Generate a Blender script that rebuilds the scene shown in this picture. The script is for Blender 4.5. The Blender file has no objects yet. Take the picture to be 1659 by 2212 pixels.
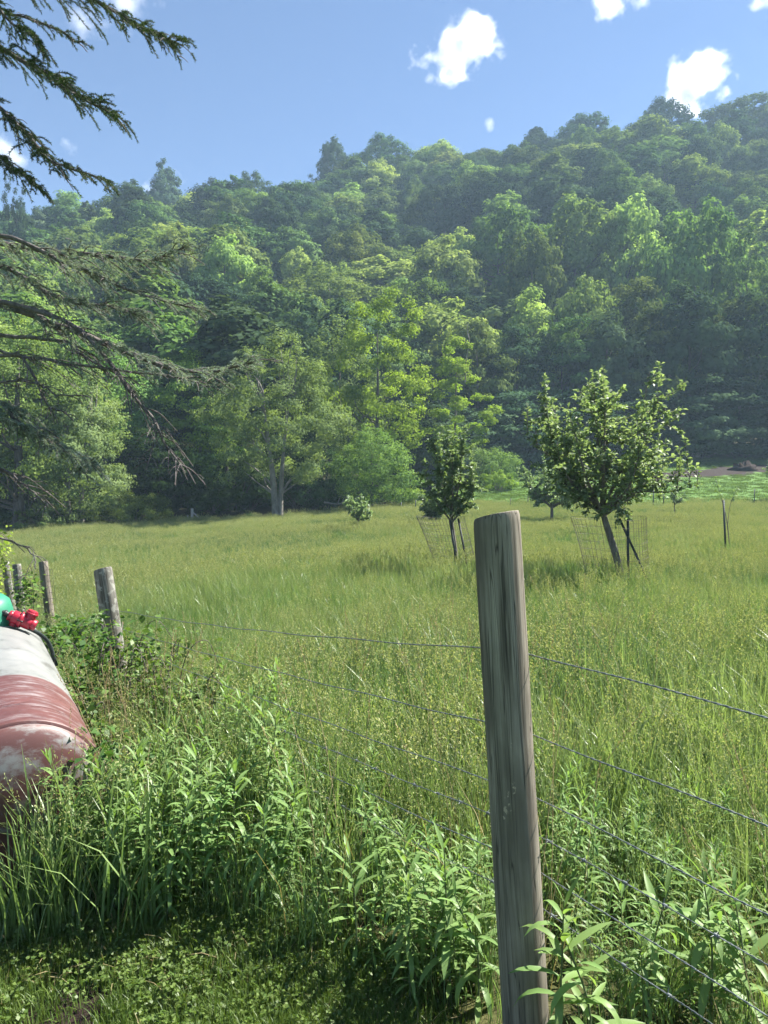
import bpy, bmesh, math, random
import numpy as np
from mathutils import Vector, Matrix

# ---------------------------------------------------------------- camera, sky, sun, exposure
sc = bpy.context.scene
col = sc.collection
R = math.radians
CAMZ, F, CX, HV = 1.55, 1550.0, 829.5, 1085.0      # pixel frame used for measuring: 1659 x 2212, horizon row 1085
cam = bpy.data.cameras.new('camera')
cam_ob = bpy.data.objects.new('camera', cam)
col.objects.link(cam_ob)
sc.camera = cam_ob
cam_ob.location = (0, 0, CAMZ)
cam_ob.rotation_euler = (R(90), 0, 0)
cam.sensor_width = 36
cam.lens = 36 * F / 2212
cam.shift_y = (HV - 1106) / 2212
cam.clip_start = 0.05
cam.clip_end = 8000

SUN_AZ, SUN_EL = R(64), R(51)
world = bpy.data.worlds.new('World')
sc.world = world
world.use_nodes = True
bg = world.node_tree.nodes['Background']
sky = world.node_tree.nodes.new('ShaderNodeTexSky')
sky.sky_type = 'NISHITA'
sky.sun_disc = False
sky.sun_elevation = SUN_EL
sky.sun_rotation = SUN_AZ
sky.altitude = 300
sky.air_density = 0.8
sky.dust_density = 0.05
sky.ozone_density = 4.0
bg.inputs[1].default_value = 0.05
world.node_tree.links.new(sky.outputs[0], bg.inputs[0])

sun_dir = Vector((math.sin(SUN_AZ) * math.cos(SUN_EL), math.cos(SUN_AZ) * math.cos(SUN_EL), math.sin(SUN_EL)))
sun_l = bpy.data.lights.new('sun', 'SUN')
sun_l.energy = 5.0
sun_l.angle = R(0.5)
sun_l.color = (1.0, 0.955, 0.87)
sun_ob = bpy.data.objects.new('sun', sun_l)
col.objects.link(sun_ob)
sun_ob.rotation_euler = sun_dir.to_track_quat('Z', 'Y').to_euler()

vs = sc.view_settings
vs.view_transform = 'Standard'
vs.look = 'None'
vs.gamma = 1
vs.use_curve_mapping = False
vs.exposure = 1.92
sc.render.engine = 'CYCLES'
cy = sc.cycles
cy.use_denoising = True
cy.adaptive_threshold = 0.02
cy.max_bounces = 6
cy.diffuse_bounces = 3
cy.glossy_bounces = 2
cy.transmission_bounces = 4
cy.transparent_max_bounces = 8
cy.volume_bounces = 2
cy.sample_clamp_indirect = 6

rng = np.random.default_rng(7)
random.seed(7)

# ---------------------------------------------------------------- helpers
def tag(o, label=None, cat=None, group=None, kind=None):
    if label: o['label'] = label
    if cat: o['category'] = cat
    if group: o['group'] = group
    if kind: o['kind'] = kind
    return o

def link(o, parent=None):
    col.objects.link(o)
    if parent is not None: o.parent = parent
    return o

def empty(name, loc=(0, 0, 0), rz=0.0):
    o = bpy.data.objects.new(name, None)
    o.empty_display_size = 0.2
    o.location = loc
    o.rotation_euler = (0, 0, rz)
    return link(o)

class MB:
    """collects vertex / quad arrays; every face is a quad or a triangle"""
    def __init__(s):
        s.V, s.F, s.T, s.n, s.M = [], [], [], 0, []
    def add(s, V, Fc, tint=None, mat=0):
        V = np.asarray(V, float).reshape(-1, 3)
        Fc = np.asarray(Fc, int)
        s.V.append(V); s.F.append(Fc + s.n); s.n += len(V)
        s.T.append(np.zeros(len(V)) if tint is None else np.broadcast_to(np.asarray(tint, float), (len(V),)))
        s.M.append(np.full(len(Fc), mat))
        return s
    def mesh(s, name, mats, smooth=False):
        me = bpy.data.meshes.new(name)
        V = np.concatenate(s.V).astype(np.float32)
        tot = np.concatenate([np.full(len(f), f.shape[1]) for f in s.F])
        loops = np.concatenate([f.ravel() for f in s.F])
        me.vertices.add(len(V)); me.vertices.foreach_set('co', V.ravel())
        me.loops.add(len(loops)); me.loops.foreach_set('vertex_index', loops.astype(np.int32))
        me.polygons.add(len(tot))
        st = np.concatenate([[0], np.cumsum(tot)[:-1]])
        me.polygons.foreach_set('loop_start', st.astype(np.int32))
        me.polygons.foreach_set('material_index', np.concatenate(s.M).astype(np.int32))
        if smooth: me.polygons.foreach_set('use_smooth', np.ones(len(tot), bool))
        at = me.attributes.new('tint', 'FLOAT', 'POINT')
        at.data.foreach_set('value', np.concatenate(s.T).astype(np.float32))
        me.update(calc_edges=True)
        for m in (mats if isinstance(mats, (list, tuple)) else [mats]): me.materials.append(m)
        return me
    def obj(s, name, mats, parent=None, smooth=False):
        return link(bpy.data.objects.new(name, s.mesh(name, mats, smooth)), parent)

def tube(mb, pts, rad, sides=6, tint=0.0, mat=0, cap=True, twist=0.0):
    pts = np.asarray(pts, float); n = len(pts)
    rad = np.broadcast_to(np.asarray(rad, float), (n,))
    t = np.gradient(pts, axis=0); t /= np.linalg.norm(t, axis=1)[:, None] + 1e-9
    ref = np.array([0., 0., 1.]) if abs(t[0][2]) < .8 else np.array([1., 0., 0.])
    a = np.cross(t, ref); bad = np.linalg.norm(a, axis=1) < 1e-3
    a[bad] = np.cross(t[bad], [0., 1., 0.3]); a /= np.linalg.norm(a, axis=1)[:, None]
    b = np.cross(t, a)
    ang = np.arange(sides) / sides * 2 * np.pi + twist
    V = pts[:, None] + rad[:, None, None] * (np.cos(ang)[None, :, None] * a[:, None] + np.sin(ang)[None, :, None] * b[:, None])
    i = np.arange(n - 1)[:, None] * sides; j = np.arange(sides)[None]; k = (j + 1) % sides
    Fc = np.stack([i + j, i + k, i + sides + k, i + sides + j], -1).reshape(-1, 4)
    mb.add(V.reshape(-1, 3), Fc, tint, mat)
    if cap and sides > 3:
        for ring, c in ((0, pts[0]), (n - 1, pts[-1])):
            base = V[ring]
            f = np.stack([np.zeros(sides, int), 1 + np.arange(sides), 1 + (np.arange(sides) + 1) % sides], -1)
            if ring == 0: f = f[:, ::-1]
            mb.add(np.vstack([c[None], base]), f, tint, mat)

def smooth_path(pts, n):
    pts = np.asarray(pts, float)
    P = np.vstack([2 * pts[0] - pts[1], pts, 2 * pts[-1] - pts[-2]])
    m = len(pts) - 1
    tt = np.linspace(0, m, n); out = []
    for x in tt:
        i = min(int(x), m - 1); f = x - i
        a, b, c, d = P[i], P[i + 1], P[i + 2], P[i + 3]
        out.append(.5 * ((2 * b) + (-a + c) * f + (2 * a - 5 * b + 4 * c - d) * f * f + (-a + 3 * b - 3 * c + d) * f ** 3))
    return np.array(out)

def unit(v):
    return v / (np.linalg.norm(v, axis=-1, keepdims=True) + 1e-9)

def leaf_cards(mb, C, Nn, L, W, tint, rg, fold=.18, mat=0, axis=None):
    """one pointed, slightly folded leaf per centre"""
    n = len(C)
    r = rg.normal(size=(n, 3)) if axis is None else axis
    t = unit(r - (r * Nn).sum(1, keepdims=True) * Nn)
    s = np.cross(Nn, t)
    L = np.broadcast_to(L, (n,))[:, None]; W = np.broadcast_to(W, (n,))[:, None]
    V = np.stack([C - t * L / 2, C + s * W / 2 + Nn * W * fold + t * L * .05, C + t * L / 2 - Nn * L * .08, C - s * W / 2 + Nn * W * fold + t * L * .05], 1)
    mb.add(V.reshape(-1, 3), np.arange(n * 4).reshape(n, 4), np.repeat(np.broadcast_to(tint, (n,)), 4), mat)

def P3(u, v, d):
    return np.array([(u - CX) / F * d, d, CAMZ - (v - HV) / F * d])

# ---------------------------------------------------------------- materials
def mat_new(name):
    m = bpy.data.materials.new(name); m.use_nodes = True
    nt = m.node_tree; nt.nodes.clear()
    out = nt.nodes.new('ShaderNodeOutputMaterial')
    return m, nt, out

def N(nt, typ, **kw):
    n = nt.nodes.new('ShaderNode' + typ)
    for k, v in kw.items():
        if k.startswith('i_'):
            key = k[2:].replace('_', ' ')
            n.inputs[key if key in n.inputs else int(key)].default_value = v
        else: setattr(n, k, v)
    return n

def ramp(nt, fac, stops):
    r = nt.nodes.new('ShaderNodeValToRGB')
    e = r.color_ramp.elements
    while len(e) < len(stops): e.new(.5)
    for el, (p, c) in zip(e, stops):
        el.position = p; el.color = (*c, 1) if len(c) == 3 else c
    if fac is not None: nt.links.new(fac, r.inputs[0])
    return r

def mix(nt, f, a, b, mode='MIX'):
    m = nt.nodes.new('ShaderNodeMix'); m.data_type = 'RGBA'; m.blend_type = mode
    for sock, v in ((m.inputs[0], f), (m.inputs[6], a), (m.inputs[7], b)):
        if hasattr(v, 'links') or hasattr(v, 'is_linked'): nt.links.new(v, sock)
        else: sock.default_value = v if not isinstance(v, tuple) else (*v[:3], 1)
    return m.outputs[2]

def leaf_mat(name, dark, light, trans=.42, objvar=.25, gloss=0.0, rough=.45, patch=None, trans_tint=(1.15, 1.2, .55)):
    """foliage: colour runs dark->light by leaf, varies per plant; part of the light goes through the leaf"""
    m, nt, out = mat_new(name)
    at = N(nt, 'Attribute', attribute_name='tint')
    c = ramp(nt, at.outputs['Fac'], [(0, dark), (1, light)]).outputs[0]
    oi = N(nt, 'ObjectInfo')
    hv = N(nt, 'HueSaturation')
    mr = N(nt, 'MapRange'); mr.inputs[3].default_value = 1 - objvar; mr.inputs[4].default_value = 1 + objvar
    nt.links.new(oi.outputs['Random'], mr.inputs[0]); nt.links.new(mr.outputs[0], hv.inputs['Value'])
    mh = N(nt, 'MapRange'); mh.inputs[3].default_value = .5 - .014 * objvar / .25; mh.inputs[4].default_value = .5 + .025 * objvar / .25
    ml = N(nt, 'Math', operation='MULTIPLY'); ml.inputs[1].default_value = 7.31
    fr = N(nt, 'Math', operation='FRACT')
    nt.links.new(oi.outputs['Random'], ml.inputs[0]); nt.links.new(ml.outputs[0], fr.inputs[0]); nt.links.new(fr.outputs[0], mh.inputs[0])
    nt.links.new(mh.outputs[0], hv.inputs['Hue']); nt.links.new(c, hv.inputs['Color'])
    c = hv.outputs[0]
    if patch:
        c = patch(nt, c)
    df = N(nt, 'BsdfDiffuse'); nt.links.new(c, df.inputs[0])
    tr = N(nt, 'BsdfTranslucent')
    nt.links.new(mix(nt, 1.0, c, trans_tint, 'MULTIPLY'), tr.inputs[0])
    ms = N(nt, 'MixShader'); ms.inputs[0].default_value = trans
    nt.links.new(df.outputs[0], ms.inputs[1]); nt.links.new(tr.outputs[0], ms.inputs[2])
    fin = ms.outputs[0]
    if gloss > 0:
        gl = N(nt, 'BsdfGlossy'); gl.inputs['Roughness'].default_value = rough
        gl.inputs[0].default_value = (1, 1, 1, 1)
        m2 = N(nt, 'MixShader'); m2.inputs[0].default_value = gloss
        nt.links.new(fin, m2.inputs[1]); nt.links.new(gl.outputs[0], m2.inputs[2]); fin = m2.outputs[0]
    nt.links.new(fin, out.inputs[0])
    return m

def bark_mat(name, a, b, scale=(14, 14, 2.5), bump=.5):
    m, nt, out = mat_new(name)
    tc = N(nt, 'TexCoord'); mp = N(nt, 'Mapping'); mp.inputs['Scale'].default_value = scale
    nt.links.new(tc.outputs['Object'], mp.inputs[0])
    n = N(nt, 'TexNoise'); n.inputs['Scale'].default_value = 1; n.inputs['Detail'].default_value = 6; n.inputs['Roughness'].default_value = .65
    nt.links.new(mp.outputs[0], n.inputs['Vector'])
    p = N(nt, 'BsdfPrincipled'); p.inputs['Roughness'].default_value = .9
    nt.links.new(ramp(nt, n.outputs[0], [(.32, a), (.68, b)]).outputs[0], p.inputs['Base Color'])
    bp = N(nt, 'Bump'); bp.inputs['Strength'].default_value = bump; bp.inputs['Distance'].default_value = .02
    nt.links.new(n.outputs[0], bp.inputs['Height']); nt.links.new(bp.outputs[0], p.inputs['Normal'])
    nt.links.new(p.outputs[0], out.inputs[0])
    return m

def plain_mat(name, c, rough=.6, metal=0.0, var=.25, scale=20, spec=.5):
    m, nt, out = mat_new(name)
    tc = N(nt, 'TexCoord'); n = N(nt, 'TexNoise'); n.inputs['Scale'].default_value = scale; n.inputs['Detail'].default_value = 4
    nt.links.new(tc.outputs['Object'], n.inputs['Vector'])
    lo = tuple(x * (1 - var) for x in c); hi = tuple(min(1, x * (1 + var)) for x in c)
    p = N(nt, 'BsdfPrincipled'); p.inputs['Roughness'].default_value = rough; p.inputs['Metallic'].default_value = metal
    p.inputs['Specular IOR Level'].default_value = spec
    nt.links.new(ramp(nt, n.outputs[0], [(.3, lo), (.7, hi)]).outputs[0], p.inputs['Base Color'])
    nt.links.new(p.outputs[0], out.inputs[0])
    return m

# ---------------------------------------------------------------- terrain: meadow, pasture, wooded hill
UC = np.array([-900., 0, 300, 600, 850, 1050, 1300, 1659, 2600])
DC = np.array([0., 4, 8, 17, 30, 45, 60, 75, 90, 110, 150, 205, 240, 300, 480])
ZT = np.array([
    [0, -.35, -.6, -.9, -1.0, -.5, 3.0, 10, 17, 26, 44, 62, 58, 40, 20],
    [0, -.30, -.5, -.70, -.8, -.15, 3.3, 10.5, 18, 27, 46, 65, 60, 40, 20],
    [0, -.20, -.35, -.42, -.4, .1, 3.3, 10.5, 18, 28, 49, 72, 66, 45, 20],
    [0, -.06, -.1, -.10, -.05, .4, 2.6, 9.5, 17, 28, 51, 78, 72, 50, 22],
    [0, 0, 0, .0, .2, .75, 1.7, 4.0, 11, 23, 52, 89, 84, 60, 25],
    [0, 0, 0, .0, .2, .85, 2.3, 4.2, 11, 23, 53, 91, 86, 62, 25],
    [0, 0, 0, .0, .25, 1.0, 3.0, 5.6, 10, 24, 57, 97, 94, 68, 30],
    [0, 0, 0, .0, .25, 1.05, 3.1, 5.7, 9, 23, 58, 103, 100, 72, 30],
    [0, 0, 0, .0, .25, 1.2, 3.6, 6.5, 10, 24, 60, 108, 104, 75, 30]])

def vnoise(x, y, s, seed=0):
    """smooth value noise"""
    r = np.random.default_rng(seed).random((64, 64))
    x = np.asarray(x) / s; y = np.asarray(y) / s
    xi = np.floor(x).astype(int); yi = np.floor(y).astype(int); fx = x - xi; fy = y - yi
    fx = fx * fx * (3 - 2 * fx); fy = fy * fy * (3 - 2 * fy)
    g = lambda i, j: r[i % 64, j % 64]
    return (g(xi, yi) * (1 - fx) + g(xi + 1, yi) * fx) * (1 - fy) + (g(xi, yi + 1) * (1 - fx) + g(xi + 1, yi + 1) * fx) * fy

def sstep(a, b, x):
    t = np.clip((x - a) / (b - a), 0, 1); return t * t * (3 - 2 * t)

def Hs(x, y):
    x = np.asarray(x, float); y = np.asarray(y, float)
    th = np.arctan2(x, y); thc = np.clip(th, -R(47), R(48))
    d = np.hypot(x, y) * np.cos(thc)
    u = CX + F * np.tan(thc)
    i = np.clip(np.searchsorted(UC, u) - 1, 0, len(UC) - 2)
    fu = np.clip((u - UC[i]) / (UC[i + 1] - UC[i]), 0, 1); fu = fu * fu * (3 - 2 * fu)
    j = np.clip(np.searchsorted(DC, d) - 1, 0, len(DC) - 2)
    fd = np.clip((d - DC[j]) / (DC[j + 1] - DC[j]), 0, 1)
    z = (ZT[i, j] * (1 - fd) + ZT[i, j + 1] * fd) * (1 - fu) + (ZT[i + 1, j] * (1 - fd) + ZT[i + 1, j + 1] * fd) * fu
    back = 1 - sstep(R(65), R(120), np.abs(th))
    z = z * back
    z = z + (vnoise(x, y, 5.0, 1) - .5) * .12 * sstep(6, 14, d) + (vnoise(x, y, 22., 2) - .5) * 7 * sstep(75, 130, d) * back
    return z

def H(x, y):
    return float(Hs(np.array([x]), np.array([y]))[0])

def G(u, d):
    x = (u - CX) / F * d
    return np.array([x, d, H(x, d)])

# lawn edge: from (-1.43,2.67) to (0.23,2.13); mown on the camera's side
def lawn_side(x, y):
    return y - np.interp(x, [-4, -1.43, -.4, .05, .25, .4], [3.6, 2.92, 2.55, 2.22, 1.6, .3])      # <0 on the mown side

def uv_of(x, y):
    th = np.clip(np.arctan2(x, y), -R(47), R(48))
    return CX + F * np.tan(th), np.hypot(x, y) * np.cos(th)

U_EDGE = np.array([-900, 0, 300, 600, 760, 850, 1050, 1659, 2600.])
D_EDGE = np.array([40, 41, 44, 45.5, 47, 50, 48, 47, 47.])      # where the tall meadow grass ends

nr, na = 150, 220
rr = np.concatenate([[0.0], np.geomspace(.6, 470, nr - 1)])
aa = np.concatenate([np.linspace(-R(180), -R(50), 40)[:-1], np.linspace(-R(50), R(50), na - 79), np.linspace(R(50), R(180), 41)[1:]])
rg_, ag_ = np.meshgrid(rr, aa, indexing='ij')
gx, gy = rg_ * np.sin(ag_), rg_ * np.cos(ag_)
gz = Hs(gx, gy)
n_a = len(aa)
ii, jj = np.meshgrid(np.arange(nr - 1), np.arange(n_a - 1), indexing='ij')
Fq = np.stack([ii * n_a + jj, ii * n_a + jj + 1, (ii + 1) * n_a + jj + 1, (ii + 1) * n_a + jj], -1).reshape(-1, 4)[:, ::-1]
mb = MB().add(np.stack([gx, gy, gz], -1).reshape(-1, 3), Fq)

m_ground, nt, out = mat_new('soil_and_short_turf')
geo = N(nt, 'NewGeometry')
n1 = N(nt, 'TexNoise'); n1.inputs['Scale'].default_value = .35; n1.inputs['Detail'].default_value = 6
n2 = N(nt, 'TexNoise'); n2.inputs['Scale'].default_value = 9; n2.inputs['Detail'].default_value = 6; n2.inputs['Roughness'].default_value = .7
for n_ in (n1, n2): nt.links.new(geo.outputs['Position'], n_.inputs['Vector'])
soil = ramp(nt, n2.outputs[0], [(.3, (.035, .028, .014)), (.5, (.055, .06, .02)), (.7, (.09, .085, .035))]).outputs[0]
turf = ramp(nt, n2.outputs[0], [(.3, (.05, .10, .02)), (.55, (.085, .165, .03)), (.75, (.15, .2, .05))]).outputs[0]
turf = mix(nt, ramp(nt, n1.outputs[0], [(.4, (0, 0, 0)), (.65, (1, 1, 1))]).outputs[0], turf, (.07, .14, .03))
litter = ramp(nt, n2.outputs[0], [(.3, (.02, .022, .01)), (.6, (.045, .045, .02)), (.8, (.08, .06, .03))]).outputs[0]
mud = ramp(nt, n2.outputs[0], [(.3, (.012, .008, .007)), (.7, (.034, .022, .019))]).outputs[0]
za = {k: N(nt, 'Attribute', attribute_name=k).outputs['Fac'] for k in ('z_turf', 'z_litter', 'z_mud')}
c = mix(nt, za['z_turf'], soil, turf); c = mix(nt, za['z_litter'], c, litter)
mn = N(nt, 'Math', operation='MULTIPLY_ADD'); nt.links.new(n1.outputs[0], mn.inputs[0]); mn.inputs[1].default_value = 1.6; nt.links.new(za['z_mud'], mn.inputs[2])
ms_ = N(nt, 'MapRange'); ms_.inputs[1].default_value = 1.25; ms_.inputs[2].default_value = 1.4; nt.links.new(mn.outputs[0], ms_.inputs[0])
c = mix(nt, ms_.outputs[0], c, mud)
pb = N(nt, 'BsdfPrincipled'); pb.inputs['Roughness'].default_value = .95; pb.inputs['Specular IOR Level'].default_value = .15
nt.links.new(c, pb.inputs['Base Color'])
bp = N(nt, 'Bump'); bp.inputs['Strength'].default_value = .8; bp.inputs['Distance'].default_value = .06
nt.links.new(n2.outputs[0], bp.inputs['Height']); nt.links.new(bp.outputs[0], pb.inputs['Normal'])
nt.links.new(pb.outputs[0], out.inputs[0])
ground = mb.obj('ground', m_ground, smooth=True)
tag(ground, kind='structure')
gu, gd = uv_of(gx.ravel(), gy.ravel())
de = np.interp(gu, U_EDGE, D_EDGE)
z_turf = sstep(-1, 2, gd - de) * sstep(760, 900, gu) * (1 - sstep(76, 84, gd))
z_turf = np.maximum(z_turf, .9 * (1 - sstep(-.1, .25, lawn_side(gx.ravel(), gy.ravel()))) * (np.hypot(gx.ravel(), gy.ravel()) < 9))
z_lit = sstep(0, 3, gd - de) * (1 - sstep(760, 900, gu)); z_lit = np.maximum(z_lit, sstep(76, 84, gd))
vv = HV + (CAMZ - gz.ravel()) / np.maximum(gd, 1) * F
mud_line = np.interp(gu, [1380, 1500, 1659, 1800], [1034, 1024, 1012, 1008])
z_mud = sstep(1340, 1450, gu) * (1 - sstep(7, 13, np.abs(vv - mud_line))) * (gd > 50)
z_mud = np.maximum(z_mud, .9 * (1 - sstep(1.0, 2.2, np.hypot(gx.ravel() - G(830, 49)[0], gy.ravel() - 49))))
z_mud = np.maximum(z_mud, .8 * (1 - sstep(.2, .4, np.hypot(gx.ravel() + 1.07, (gy.ravel() - 2.22) * .8))))
for nm, arr in (('z_turf', z_turf), ('z_litter', z_lit), ('z_mud', z_mud)):
    at = ground.data.attributes.new(nm, 'FLOAT', 'POINT'); at.data.foreach_set('value', arr.astype(np.float32))

# ---------------------------------------------------------------- haze over the valley
m_haze, nt, out = mat_new('valley_haze')
pv = N(nt, 'VolumePrincipled'); pv.inputs['Color'].default_value = (.55, .76, 1, 1)
pv.inputs['Density'].default_value = .0006; pv.inputs['Anisotropy'].default_value = .1
nt.links.new(pv.outputs[0], out.inputs['Volume'])
bm = bmesh.new(); bmesh.ops.create_cube(bm, size=1.0)
me = bpy.data.meshes.new('haze'); bm.to_mesh(me); bm.free(); me.materials.append(m_haze)
haze = link(bpy.data.objects.new('haze', me))
haze.scale = (980, 980, 150); haze.location = (0, 0, 72)
tag(haze, kind='stuff')

# ---------------------------------------------------------------- clouds (above and beyond the haze)
m_cloud, nt, out = mat_new('cloud_vapour')
pv = N(nt, 'VolumePrincipled'); pv.inputs['Color'].default_value = (1, 1, 1, 1); pv.inputs['Anisotropy'].default_value = .5
nt.links.new(pv.outputs[0], out.inputs['Volume'])
tc = N(nt, 'TexCoord'); ln = N(nt, 'VectorMath', operation='LENGTH'); nt.links.new(tc.outputs['Object'], ln.inputs[0])
geo = N(nt, 'NewGeometry')
nz = N(nt, 'TexNoise'); nz.inputs['Scale'].default_value = .013; nz.inputs['Detail'].default_value = 8; nz.inputs['Roughness'].default_value = .58
nt.links.new(geo.outputs['Position'], nz.inputs['Vector'])
a_ = N(nt, 'Math', operation='MULTIPLY_ADD'); nt.links.new(nz.outputs[0], a_.inputs[0]); a_.inputs[1].default_value = 6.0; a_.inputs[2].default_value = -2.35
pw = N(nt, 'Math', operation='POWER'); nt.links.new(ln.outputs['Value'], pw.inputs[0]); pw.inputs[1].default_value = 1.7
sb = N(nt, 'Math', operation='MULTIPLY'); nt.links.new(pw.outputs[0], sb.inputs[0]); sb.inputs[1].default_value = 1.5
df = N(nt, 'Math', operation='SUBTRACT'); nt.links.new(a_.outputs[0], df.inputs[0]); nt.links.new(sb.outputs[0], df.inputs[1])
oc = N(nt, 'ObjectInfo'); sp = N(nt, 'SeparateColor'); nt.links.new(oc.outputs['Color'], sp.inputs[0])
ml = N(nt, 'Math', operation='MULTIPLY'); mz = N(nt, 'Math', operation='MAXIMUM'); nt.links.new(df.outputs[0], mz.inputs[0]); mz.inputs[1].default_value = 0
pq = N(nt, 'Math', operation='POWER'); nt.links.new(mz.outputs[0], pq.inputs[0]); pq.inputs[1].default_value = 1.5; nt.links.new(pq.outputs[0], ml.inputs[0]); nt.links.new(sp.outputs[0], ml.inputs[1])
mx = N(nt, 'Math', operation='MAXIMUM'); nt.links.new(ml.outputs[0], mx.inputs[0]); mx.inputs[1].default_value = 0
nt.links.new(mx.outputs[0], pv.inputs['Density'])
bm = bmesh.new(); bmesh.ops.create_icosphere(bm, subdivisions=3, radius=1.0)
me_cloud = bpy.data.meshes.new('cloud'); bm.to_mesh(me_cloud); bm.free(); me_cloud.materials.append(m_cloud)
for (u, v, w, h, rot, dens, lab) in [
        (1000, 98, 270, 165, -.42, .085, 'large white puffy cloud high above the middle of the ridge'),
        (1512, 172, 200, 165, .1, .085, 'bright white cloud just above the right end of the ridge'),
        (1330, 8, 150, 90, .1, .06, 'small white cloud cut by the top edge of the sky, right of centre'),
        (5, 330, 110, 140, .2, .07, 'white cloud at the left edge behind the lower spruce boughs'),
        (160, 318, 90, 70, .5, .035, 'small wispy cloud beside the spruce bough tips'),
        (345, 402, 150, 62, -.5, .05, 'small cloud peeking over the treetops of the left ridge'),
        (1056, 270, 40, 40, .6, .03, 'tiny white cloud puff near the ridge top in the middle'),
        (1097, 278, 40, 20, 0, .05, 'tiny flat cloud puff right of another tiny puff over the ridge'),
        (240, 30, 260, 120, -.4, .022, 'faint thin cloud behind the topmost spruce bough'),
        (708, 175, 50, 36, 0, .022, 'faint speck of cloud alone in the blue sky'),
        (1640, 10, 90, 50, 0, .03, 'faint cloud at the top right corner of the sky')]:
    o = link(bpy.data.objects.new('cloud', me_cloud))
    dd = 1700.0
    o.location = P3(u, v, dd); o.scale = (w / 2 / F * dd, h * .45 / F * dd, h / 2 / F * dd); o.rotation_euler = (0, rot, 0)
    o.color = (dens * .5, 1, 1, 1)
    tag(o, lab, 'cloud', 'clouds in the blue sky')

# ---------------------------------------------------------------- trees
M_far = [leaf_mat('foliage_deep_green', (.04, .08, .028), (.17, .24, .075), trans=.24, objvar=.3),
         leaf_mat('foliage_mid_green', (.05, .10, .03), (.24, .32, .09), trans=.4, trans_tint=(1.05, 1.1, .6), objvar=.3),
         leaf_mat('foliage_light_green', (.09, .15, .04), (.38, .46, .15), trans=.5, trans_tint=(1.05, 1.1, .6), objvar=.3),
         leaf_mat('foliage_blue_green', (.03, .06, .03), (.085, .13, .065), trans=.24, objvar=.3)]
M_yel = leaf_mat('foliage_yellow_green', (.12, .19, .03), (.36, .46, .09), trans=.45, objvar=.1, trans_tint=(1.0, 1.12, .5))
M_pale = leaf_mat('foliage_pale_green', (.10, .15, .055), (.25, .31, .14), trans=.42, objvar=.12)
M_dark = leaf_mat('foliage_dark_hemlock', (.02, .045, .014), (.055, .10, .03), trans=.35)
M_bark = bark_mat('bark_grey_brown', (.05, .042, .034), (.15, .13, .11))
M_bark_pale = bark_mat('bark_pale_mottled', (.09, .083, .07), (.26, .245, .21), scale=(5, 5, 2))

def crown_clumps(rg, w, h, z0, n, shape, cr):
    """clump centres filling a crown of width w, height h from z0 up"""
    out = []; tries = 0; ph = rg.random(4) * 6.283
    while len(out) < n and tries < n * 60:
        tries += 1
        t = rg.random() ** .8; a = rg.random() * 2 * np.pi
        if shape == 'round': prof = math.sqrt(max(0, 1 - (2 * t - .86) ** 2 / 1.3))
        elif shape == 'tall': prof = min(1, 1.9 * (1 - t) ** .75) * (.55 + .45 * min(1, t * 3))
        elif shape == 'cone': prof = 1.02 * (1 - t) ** .8 + .08
        else: prof = .55 + .45 * math.sin(math.pi * min(1, t + .15))
        r = w / 2 * prof * (.45 + .55 * math.sqrt(rg.random())) * .92
        if shape != 'cone': r *= 1 + .2 * math.sin(2 * a + ph[0] + 3 * t) + .16 * math.sin(3 * a + ph[1] - 4 * t) + .14 * math.sin(9 * t + ph[2] + a)
        c = np.array([r * math.cos(a), r * math.sin(a), z0 + t * h * (1 - .1 * math.sin(2 * a + ph[3]) * (t > .6))])
        rad = cr * (.7 + .6 * rg.random()) * (.75 + .25 * prof)
        if all(np.linalg.norm((c - q[0]) * [1, 1, 1.15]) > .62 * (rad + q[1]) for q in out): out.append((c, rad))
    return out

def foliage(mb, rg, clumps, nleaf, L, W, flat=.72, up=.35, out=1.15, lo=.35, tint_top=True):
    vol = np.array([c[1] ** 2.2 for c in clumps]); cnt = np.maximum(8, (nleaf * vol / vol.sum())).astype(int)
    cen = np.mean([c for c, r in clumps], axis=0); ext = np.ptp([c for c, r in clumps], axis=0) / 2 + .5
    for (c, r), k in zip(clumps, cnt):
        d = unit(rg.normal(size=(k, 3)))
        rad = r * (lo + (1 - lo) * rg.random(k) ** .45) * (.8 + .35 * rg.random(k))
        ph = rg.random(3) * 6
        lump = 1 + .22 * np.sin(d[:, 0] * 4 + ph[0]) * np.sin(d[:, 1] * 4 + ph[1]) + .18 * np.sin(d[:, 2] * 6 + ph[2])
        C = c + d * (rad * lump)[:, None] * [1, 1, flat]
        nn = unit(d * .75 + unit((C - cen) / ext) * .75 + rg.normal(size=(k, 3)) * .34 + [0, 0, up])
        sz = .7 + .6 * rg.random(k)
        leaf_cards(mb, C, nn, L * sz, W * sz, np.clip(.25 + .5 * rg.random(k) + .12 * rg.normal(), 0, 1), rg)

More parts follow.
